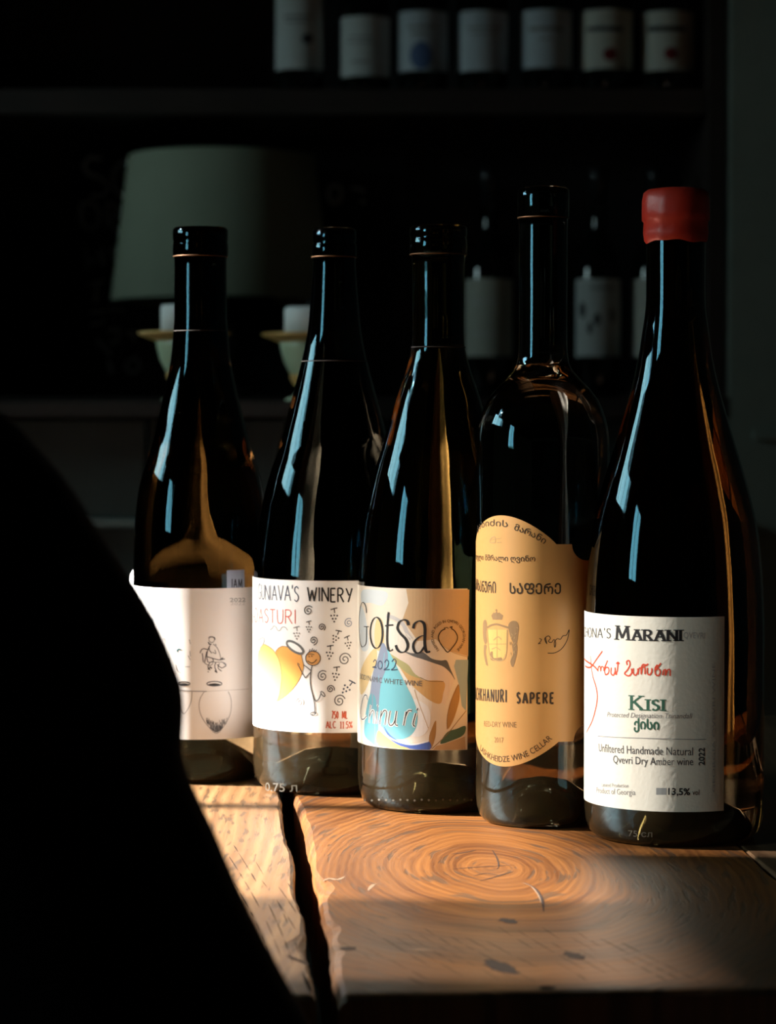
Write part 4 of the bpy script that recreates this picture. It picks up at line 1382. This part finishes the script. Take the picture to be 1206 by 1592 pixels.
P.text('BIODYNAMIC WHITE WINE', [(110, 905), (340, 948), (500, 962), (637, 970)], 46, INK['slate_dark'], 4)
for wmat, wd, ly in ((INK['white'], 26, 3.4), (INK['black'], 9, 4)):
    for pts in ([(172, 1085), (165, 1050), (145, 1052), (125, 1110), (112, 1190), (120, 1245), (140, 1252), (165, 1225)], [(200, 1130), (190, 1210), (186, 1285)], [(188, 1235), (208, 1185), (226, 1190), (224, 1290)],
                [(256, 1185), (246, 1292)], [(290, 1180), (276, 1300)], [(282, 1240), (310, 1182), (334, 1190), (322, 1302)], [(366, 1180), (352, 1275), (372, 1306), (402, 1275), (420, 1182)], [(420, 1182), (408, 1290), (430, 1304)],
                [(502, 1188), (480, 1306)], [(490, 1245), (518, 1182), (548, 1180)], [(584, 1200), (560, 1296), (578, 1312)], [(262, 1130), (258, 1145)], [(600, 1158), (594, 1176)]):
        P.stroke(pts, wd, wmat, ly)
P.stroke([(835, 482), (800, 500), (776, 548), (790, 600), (825, 650), (856, 680), (895, 640), (930, 590), (938, 545), (915, 500), (885, 478)], 9, INK['umber'], 4)
P.stroke([(885, 478), (895, 462), (872, 470)], 8, INK['umber'], 4); P.stroke([(822, 476), (850, 470), (862, 478)], 6, INK['umber'], 4)
P.text('FARMED AND AGED IN QVEVRI GEORGIAN WINE', [(785, 660), (745, 600), (735, 540), (755, 480), (800, 440), (860, 425), (920, 438), (965, 480), (985, 540), (970, 605), (930, 660)], 24, INK['umber'], 4)
P.build('lettering', l3)
P = Print(c3, (540, 1180), 0.25)
for i in range(16):
    x = 110 + i * 44
    P.disc((x, 255 + 3 * sin(i * 2.1)), 7, 7, M['emboss'], 8, 8)
P.build('embossing', r3)

# ---- fourth bottle
D4 = 1.231
r4, c4, s4 = bottle('4', 843, D4, 1293, 103.5, [(294, 38), (296, 40), (320, 40), (337, 40), (341, 38), (440, 37.5), (535, 37.5), (553, 38.5), (566, 41), (576, 46), (590, 58), (605, 73), (622, 86), (649, 97), (673, 102), (700, 103.2), (800, 103.5)],
                     M['glass_black'], 'fourth front bottle from left, tall and black, ochre label with crest')
ring_part(r4, 'foil_edge', 843, 339, D4, 39, M['copper'])
ac = ang(c4, 780, 1000)
Z4 = lambda y: c4.uz(815, y)[1]


def b4_top(a):
    d = abs(math.degrees(a - ac))
    zt, zs = Z4(802), Z4(846)
    if d < 48:
        return zs + (zt - zs) * cos(d / 48 * pi / 2) ** 0.85
    if d < 62:
        return zs
    q = min(1.0, (d - 62) / 15)
    return zs - (Z4(846) - Z4(872)) * sqrt(max(0, 1 - (1 - q) ** 2))


def b4_bot(a):
    d = abs(math.degrees(a - ac))
    zt, zs = Z4(1194), Z4(1153)
    if d < 50:
        return zs + (zt - zs) * cos(d / 50 * pi / 2) ** 0.9
    if d < 64:
        return zs
    q = min(1.0, (d - 64) / 13)
    return zs + (Z4(1128) - Z4(1153)) * sqrt(max(0, 1 - (1 - q) ** 2))


l4 = label_patch(r4, c4, b4_top, b4_bot, ac - radians(82), ac + radians(82), M['paper_gold'], n=320)
P = Print(c4, (720, 780), 0.2763)
k_ = INK['umber']
P.text('კახიძის', [(78, 165), (125, 140), (185, 137), (250, 143)], 34, k_, bold=0.00004)
P.text('მარანი', [(285, 158), (340, 178), (400, 205), (455, 238)], 34, k_, bold=0.00004)
P.text('წითელი მშრალი ღვინო', [(60, 322), (180, 332), (405, 335)], 30, k_, bold=0.00003)
P.text('ᲡᲐᲩᲮᲐᲜᲣᲠᲘ', [(40, 488), (110, 508), (184, 513)], 62, k_, bold=0.00010)
P.text('ᲡᲐᲤᲔᲠᲔ', [(262, 516), (548, 518)], 58, k_, bold=0.00012)
P.caps('SACHKHANURI', 50, 242, 1110, 1128, 70, 10, k_, gap=0.42)
P.caps('SAPERE', 302, 508, 1133, 1135, 60, 11, k_, gap=0.42)
P.text('RED-DRY WINE', [(118, 1264), (300, 1270)], 32, INK['sepia'])
P.text('2017', [(176, 1354), (228, 1356)], 30, INK['sepia'])
P.text('LASHKHEIDZE WINE CELLAR', [(95, 1395), (130, 1435), (190, 1462), (260, 1462), (340, 1442), (410, 1408), (460, 1372), (502, 1335)], 34, k_)
P.build('lettering', l4)
P = Print(c4, (720, 780), 0.2763)
sp, ps = INK['crest'], INK['palesepia']
P.stroke([(178, 230), (150, 228), (158, 205), (178, 198), (180, 230)], 6, ps); P.stroke([(150, 215), (215, 205)], 3, ps); P.stroke([(190, 230), (215, 228)], 4, ps)
# crest: crown, shield, supporters
P.fill([(158, 640), (172, 622), (186, 634), (202, 622), (225, 640), (218, 664), (166, 664)], sp, 2, False)
P.stroke([(186, 604), (187, 622)], 6, sp); P.stroke([(180, 611), (193, 611)], 4, sp); P.disc((187, 630), 8, 10, sp, 3, 10)
P.stroke([(135, 708), (160, 694), (190, 690), (220, 698), (258, 710)], 11, sp)
P.stroke([(134, 715), (140, 800), (152, 870), (188, 895), (225, 890), (242, 850), (248, 720)], 6, ps)
P.fill([(138, 720), (244, 720), (240, 850), (222, 888), (188, 893), (152, 868)], INK['amber'], 1, False)
P.stroke([(190, 720), (190, 890)], 3, ps); P.stroke([(140, 800), (244, 800)], 3, ps)
P.fill([(152, 850), (165, 842), (170, 878), (215, 876), (222, 890), (188, 896), (155, 888)], sp, 3)
P.stroke([(170, 780), (195, 760), (215, 775)], 6, ps); P.stroke([(160, 830), (185, 820), (210, 836)], 5, ps)
P.fill([(255, 690), (272, 672), (300, 674), (312, 700), (308, 750), (300, 800), (285, 800), (266, 760), (256, 720)], sp, 2)
P.fill([(275, 800), (300, 796), (302, 850), (280, 930), (265, 900), (280, 860)], sp, 2)
P.fill([(112, 680), (126, 664), (134, 690), (130, 740), (134, 790), (122, 800), (112, 760)], sp, 2)
P.fill([(118, 805), (132, 810), (128, 850), (140, 925), (130, 920), (116, 860)], sp, 2)
for k in range(14):
    x, y = random.uniform(262, 305), random.uniform(690, 890)
    P.stroke([(x, y), (x + random.uniform(-12, 12), y + random.uniform(5, 18))], 4, ps, 4)
P.stroke([(428, 770), (440, 775), (430, 792), (420, 800), (436, 796)], 4, k_)
P.stroke([(462, 765), (470, 800), (458, 770), (480, 755), (490, 770), (478, 785), (496, 792), (510, 775), (520, 795), (515, 820), (512, 790), (530, 770), (545, 775), (560, 755), (580, 750), (595, 720), (585, 775), (555, 825), (515, 850), (475, 852)], 4.5, k_)
P.build('drawing', l4)

# ---- fifth bottle
D5 = 1.186
r5, c5, s5 = bottle('5', 1048, D5, 1318, 139.5, [(305, 42), (307, 46), (360, 46), (380, 45.5), (440, 45.5), (480, 46.5), (520, 52), (560, 58), (600, 67), (650, 81), (700, 96), (760, 114), (820, 127.5), (880, 134.5), (930, 137.5), (960, 138.8)],
                     M['glass_brown'], 'rightmost front bottle with red wax cap and cream label in green, black and red print')
mb = MB()
prof = []
for y, r in ((377, 46.8), (374, 49), (362, 50.2), (346, 49.6), (343, 52.4), (330, 52.8), (312, 52.2), (300, 50), (295, 44), (293, 30)):
    prof.append((r * s5, zrow(1048, y, D5)))
v, f = [], []
seg = 64
for i, (r, z) in enumerate(prof):
    for k in range(seg):
        a = 2 * pi * k / seg
        w = 0.00055 * mnoise.noise(Vector((cos(a) * 2.2, sin(a) * 2.2, z * 90)))
        dz = (0.0005 * sin(a * 3 + 1) + 0.0003 * sin(a * 7)) if i < 2 else 0
        v.append(((r + w) * cos(a), (r + w) * sin(a), z + dz))
for i in range(len(prof) - 1):
    for k in range(seg):
        k2 = (k + 1) % seg
        f.append((i * seg + k, i * seg + k2, (i + 1) * seg + k2, (i + 1) * seg + k))
f.append(tuple((len(prof) - 1) * seg + k for k in range(seg)))
mb.add(v, f, M['red_wax'], True)
o = mb.build('wax_cap', r5)
o['label'] = 'dripped red wax cap'
zt5, zb5 = c5.uz(1060, 959.5)[1], c5.uz(1060, 1262.5)[1]
l5 = label_patch(r5, c5, lambda a: zt5, lambda a: zb5, radians(-100), ang(c5, 1125.5, 1100), M['paper_laid'])
P = Print(c5, (890, 920), 0.26378)
k_ = INK['black']
P.caps("JCHONA'S", 30, 224, 262, 274, 58, 9, INK['charcoal'], nib=0.4, serif=False, gap=0.2)
P.caps('MARANI', 256, 632, 280, 288, 80, 19, k_, nib=0.32, serif=True, gap=0.22, small=0.77)
P.caps('KISI', 346, 528, 694, 699, 82, 19, INK['green'], nib=0.32, serif=True, gap=0.24, small=0.75)
P.text('QVEVRI', [(652, 272), (778, 276)], 36, INK['pale'])
P.text('Protected Designation Tsinandali', [(204, 736), (450, 744), (700, 746)], 30, INK['grey'], slant=0.25)
P.text('ქისი', [(362, 806), (508, 812)], 50, INK['green'], bold=0.00018, caph=0.62)
P.stroke([(148, 850), (450, 864), (785, 870)], 4, INK['grey'])
P.text('Unfiltered Handmade Natural', [(155, 940), (430, 958), (708, 964)], 48, INK['charcoal'])
P.text('Qvevri Dry Amber wine', [(240, 1008), (470, 1020), (710, 1022)], 46, INK['charcoal'])
P.text('2022', [(776, 1022), (776, 920)], 36, INK['charcoal'], bold=0.00008)
P.text('Limited Production', [(172, 1148), (330, 1154)], 24, INK['midgrey'])
P.text('Product of Georgia', [(142, 1184), (370, 1198)], 34, INK['grey'])
P.fill([(492, 1156), (552, 1156), (552, 1196), (492, 1196)], INK['midgrey'], 1, False)
P.text('13,5%', [(564, 1196), (690, 1198)], 40, k_, bold=0.00012)
P.text('vol', [(705, 1198), (745, 1198)], 34, INK['charcoal'])
P.text('GEORGIA QVEVRI WINE', [(838, 1180), (838, 420)], 18, INK['pale'])
rd = INK['scarlet']
P.stroke([(70, 395), (100, 420), (128, 440), (148, 462)], 11, rd)
P.stroke([(176, 350), (140, 400), (112, 440), (92, 446), (74, 436)], 10, rd)
P.stroke([(106, 378), (110, 440), (120, 500), (138, 560), (146, 620), (136, 690), (112, 770), (82, 830)], 11, rd, taper=0.4)
for pts in ([(150, 470), (152, 445), (162, 440), (166, 468), (170, 442), (182, 445), (184, 468)], [(206, 405), (198, 425), (188, 452), (194, 488), (212, 478), (212, 450), (196, 446), (190, 462)],
            [(228, 446), (226, 480), (240, 492), (250, 470), (250, 446)], [(250, 446), (254, 486), (262, 486)], [(268, 418), (262, 470), (250, 486)], [(258, 425), (268, 415), (276, 425)],
            [(322, 432), (318, 412), (332, 405), (338, 430), (322, 462), (306, 482), (330, 496), (348, 478), (346, 452)], [(358, 450), (358, 482), (372, 492), (384, 470), (384, 452)],
            [(384, 488), (390, 455), (402, 450), (404, 486), (410, 448), (424, 446), (426, 486)], [(446, 425), (420, 440)], [(440, 448), (440, 480), (454, 490), (466, 470), (466, 450)],
            [(500, 430), (486, 450), (488, 486), (506, 494), (516, 470), (502, 452), (488, 462)], [(520, 420), (508, 436), (496, 450)], [(530, 492), (536, 462), (548, 458), (546, 492), (560, 460), (574, 462), (574, 496)], [(404, 450), (415, 428), (440, 436)]):
    P.stroke(pts, 9, rd)
P.build('lettering', l5)
P = Print(c5, (890, 920), 0.26378)
P.text('75 сл', [(330, 1440), (470, 1446)], 36, M['emboss'], 8)
P.build('embossing', r5)

# ------------------------------------------------------------------ cone-folded napkins behind the bottles


def napkin(px, D, prof_px, lab):
    """Standing napkin folded to a pleated cone: a soft outer leaf wrapped round an inner cone."""
    c = at_depth(px, 1000, D)
    root = empty('folded_napkin', (c.x, D, TABLE_Z), lab, 'napkin', 'white napkins standing on the table')
    for part, k, lo, hi in (('inner_fold', 0.93, 0.0, 2 * pi), ('outer_fold', 1.0, -2.6, 2.2)):
        m_ = MB()
        v, f = [], []
        n = 56
        rows = smooth_profile(sorted((at_depth(px, y, D).z - TABLE_Z, w * D / F) for y, w in prof_px), 0.006)
        rows[0] = (0.0005, rows[0][1])
        for (z, r) in rows:
            if part == 'outer_fold':
                z = z * 0.90
            for i in range(n + 1):
                a = lo + (hi - lo) * i / n
                rr = r * k * (1 + 0.075 * sin(a * 7 + z * 26)) + (0.0006 if part == 'outer_fold' else 0)
                v.append((rr * sin(a), -rr * cos(a), z))
        for j in range(len(rows) - 1):
            for i in range(n):
                p = j * (n + 1) + i
                f.append((p, p + 1, p + n + 2, p + n + 1))
        m_.add(v, f, M['card'], True)
        m_.build(part, root)


napkin(318, 1.50, [(1170, 168), (1060, 154), (960, 140), (915, 131), (872, 110), (858, 70), (842, 30), (800, 15), (740, 8), (690, 2)], 'white cone folded napkin standing behind the leftmost bottle, its left edge bright')
napkin(672, 1.62, [(1128, 96), (1000, 82), (900, 62), (820, 46), (740, 28), (680, 14), (660, 2)], 'unseen white cone napkin added behind the third front bottle for its amber glow')  # unseen, added so amber light glows through the bottle before it

# ------------------------------------------------------------------ chair with a black jacket in the left foreground
JY = 0.70
chair = empty('chair', (-0.31, JY, 0), 'dark wooden chair under the black jacket in the left foreground', 'chair')
m_ = MB(); m_.box((-0.19, -0.01, 0.43), (0.19, 0.39, 0.455), M['chairwood'], 0.006); m_.build('seat', chair)
for lx in (-0.165, 0.165):
    m_ = MB(); m_.box((lx - 0.018, 0.345, 0), (lx + 0.018, 0.38, 0.43), M['chairwood'], 0.004); m_.build('leg', chair)
    m_ = MB(); m_.box((lx - 0.018, -0.012, 0), (lx + 0.018, 0.022, 0.43), M['chairwood'], 0.004); m_.build('leg', chair)
    m_ = MB(); m_.box((lx - 0.016, -0.012, 0.455), (lx + 0.016, 0.018, 0.90), M['chairwood'], 0.004); m_.build('back_post', chair)
for zz in (0.60, 0.72, 0.84):
    m_ = MB(); m_.box((-0.149, -0.006, zz), (0.149, 0.012, zz + 0.05), M['chairwood'], 0.003); m_.build('back_slat', chair)
edge_px = [(0, 645), (60, 704), (110, 765), (150, 830), (202, 905), (240, 968), (268, 1032), (282, 1072), (285, 1120), (283, 1182), (302, 1238), (332, 1300), (366, 1380), (410, 1470), (450, 1545), (476, 1592), (520, 1680)]
ed = [(at_depth(x, y, JY + 0.004).z, at_depth(x, y, JY + 0.004).x) for x, y in edge_px]
ed = [(0.986, -0.30), (0.984, -0.25), (0.976, -0.195), (0.960, -0.140)] + ed + [(0.70, 0.006), (0.62, 0.012), (0.52, 0.004), (0.47, 0.0)]
ed.sort()
prof = smooth_profile(ed, 0.004)
jk = MB()
seg = 72
XC = -0.31
v, f = [], []
for i, (z, xe) in enumerate(prof):
    hx = max(0.004, xe - XC)
    up_ = min(1.0, max(0.0, (0.986 - z) / 0.06))
    hy = 0.028 + 0.045 * up_ ** 0.6
    if z > 0.984:
        hy *= 0.4
    for k in range(seg):
        a = 2 * pi * k / seg
        ct_, st_ = cos(a), sin(a)
        e = 0.75
        x = hx * math.copysign(abs(ct_) ** e, ct_)
        y = hy * math.copysign(abs(st_) ** e, st_)
        fold = 0.006 * mnoise.noise(Vector((ct_ * 4, st_ * 4, z * 5))) * (1 - abs(ct_) ** 6)
        v.append((x, y + fold * (1 if st_ > 0 else -1) + 0.004, z))
for i in range(len(prof) - 1):
    for k in range(seg):
        k2 = (k + 1) % seg
        f.append((i * seg + k, i * seg + k2, (i + 1) * seg + k2, (i + 1) * seg + k))
f.append(tuple((len(prof) - 1) * seg + k for k in range(seg)))
jk.add(v, f, M['black_cloth'], True)
jr_ = empty('jacket', (XC, JY, 0.47), 'black jacket hanging over the chair back, dark blurred shape at left', 'jacket')
jk.v = [(x, y, z - 0.47) for x, y, z in jk.v]
jk.build('body', jr_)
cl = MB()
v, f = [], []
for i in range(25):
    a = pi * (0.15 + 1.7 * i / 24) - pi / 2
    for (rr, zz) in ((0.075, 0.50), (0.082, 0.535), (0.088, 0.505)):
        v.append((rr * 1.2 * cos(a), rr * 0.42 * sin(a), zz))
for i in range(24):
    for j in range(2):
        p = i * 3 + j
        f.append((p, p + 3, p + 4, p + 1))
cl.add(v, f, M['black_cloth'], True)
cl.build('collar', jr_)
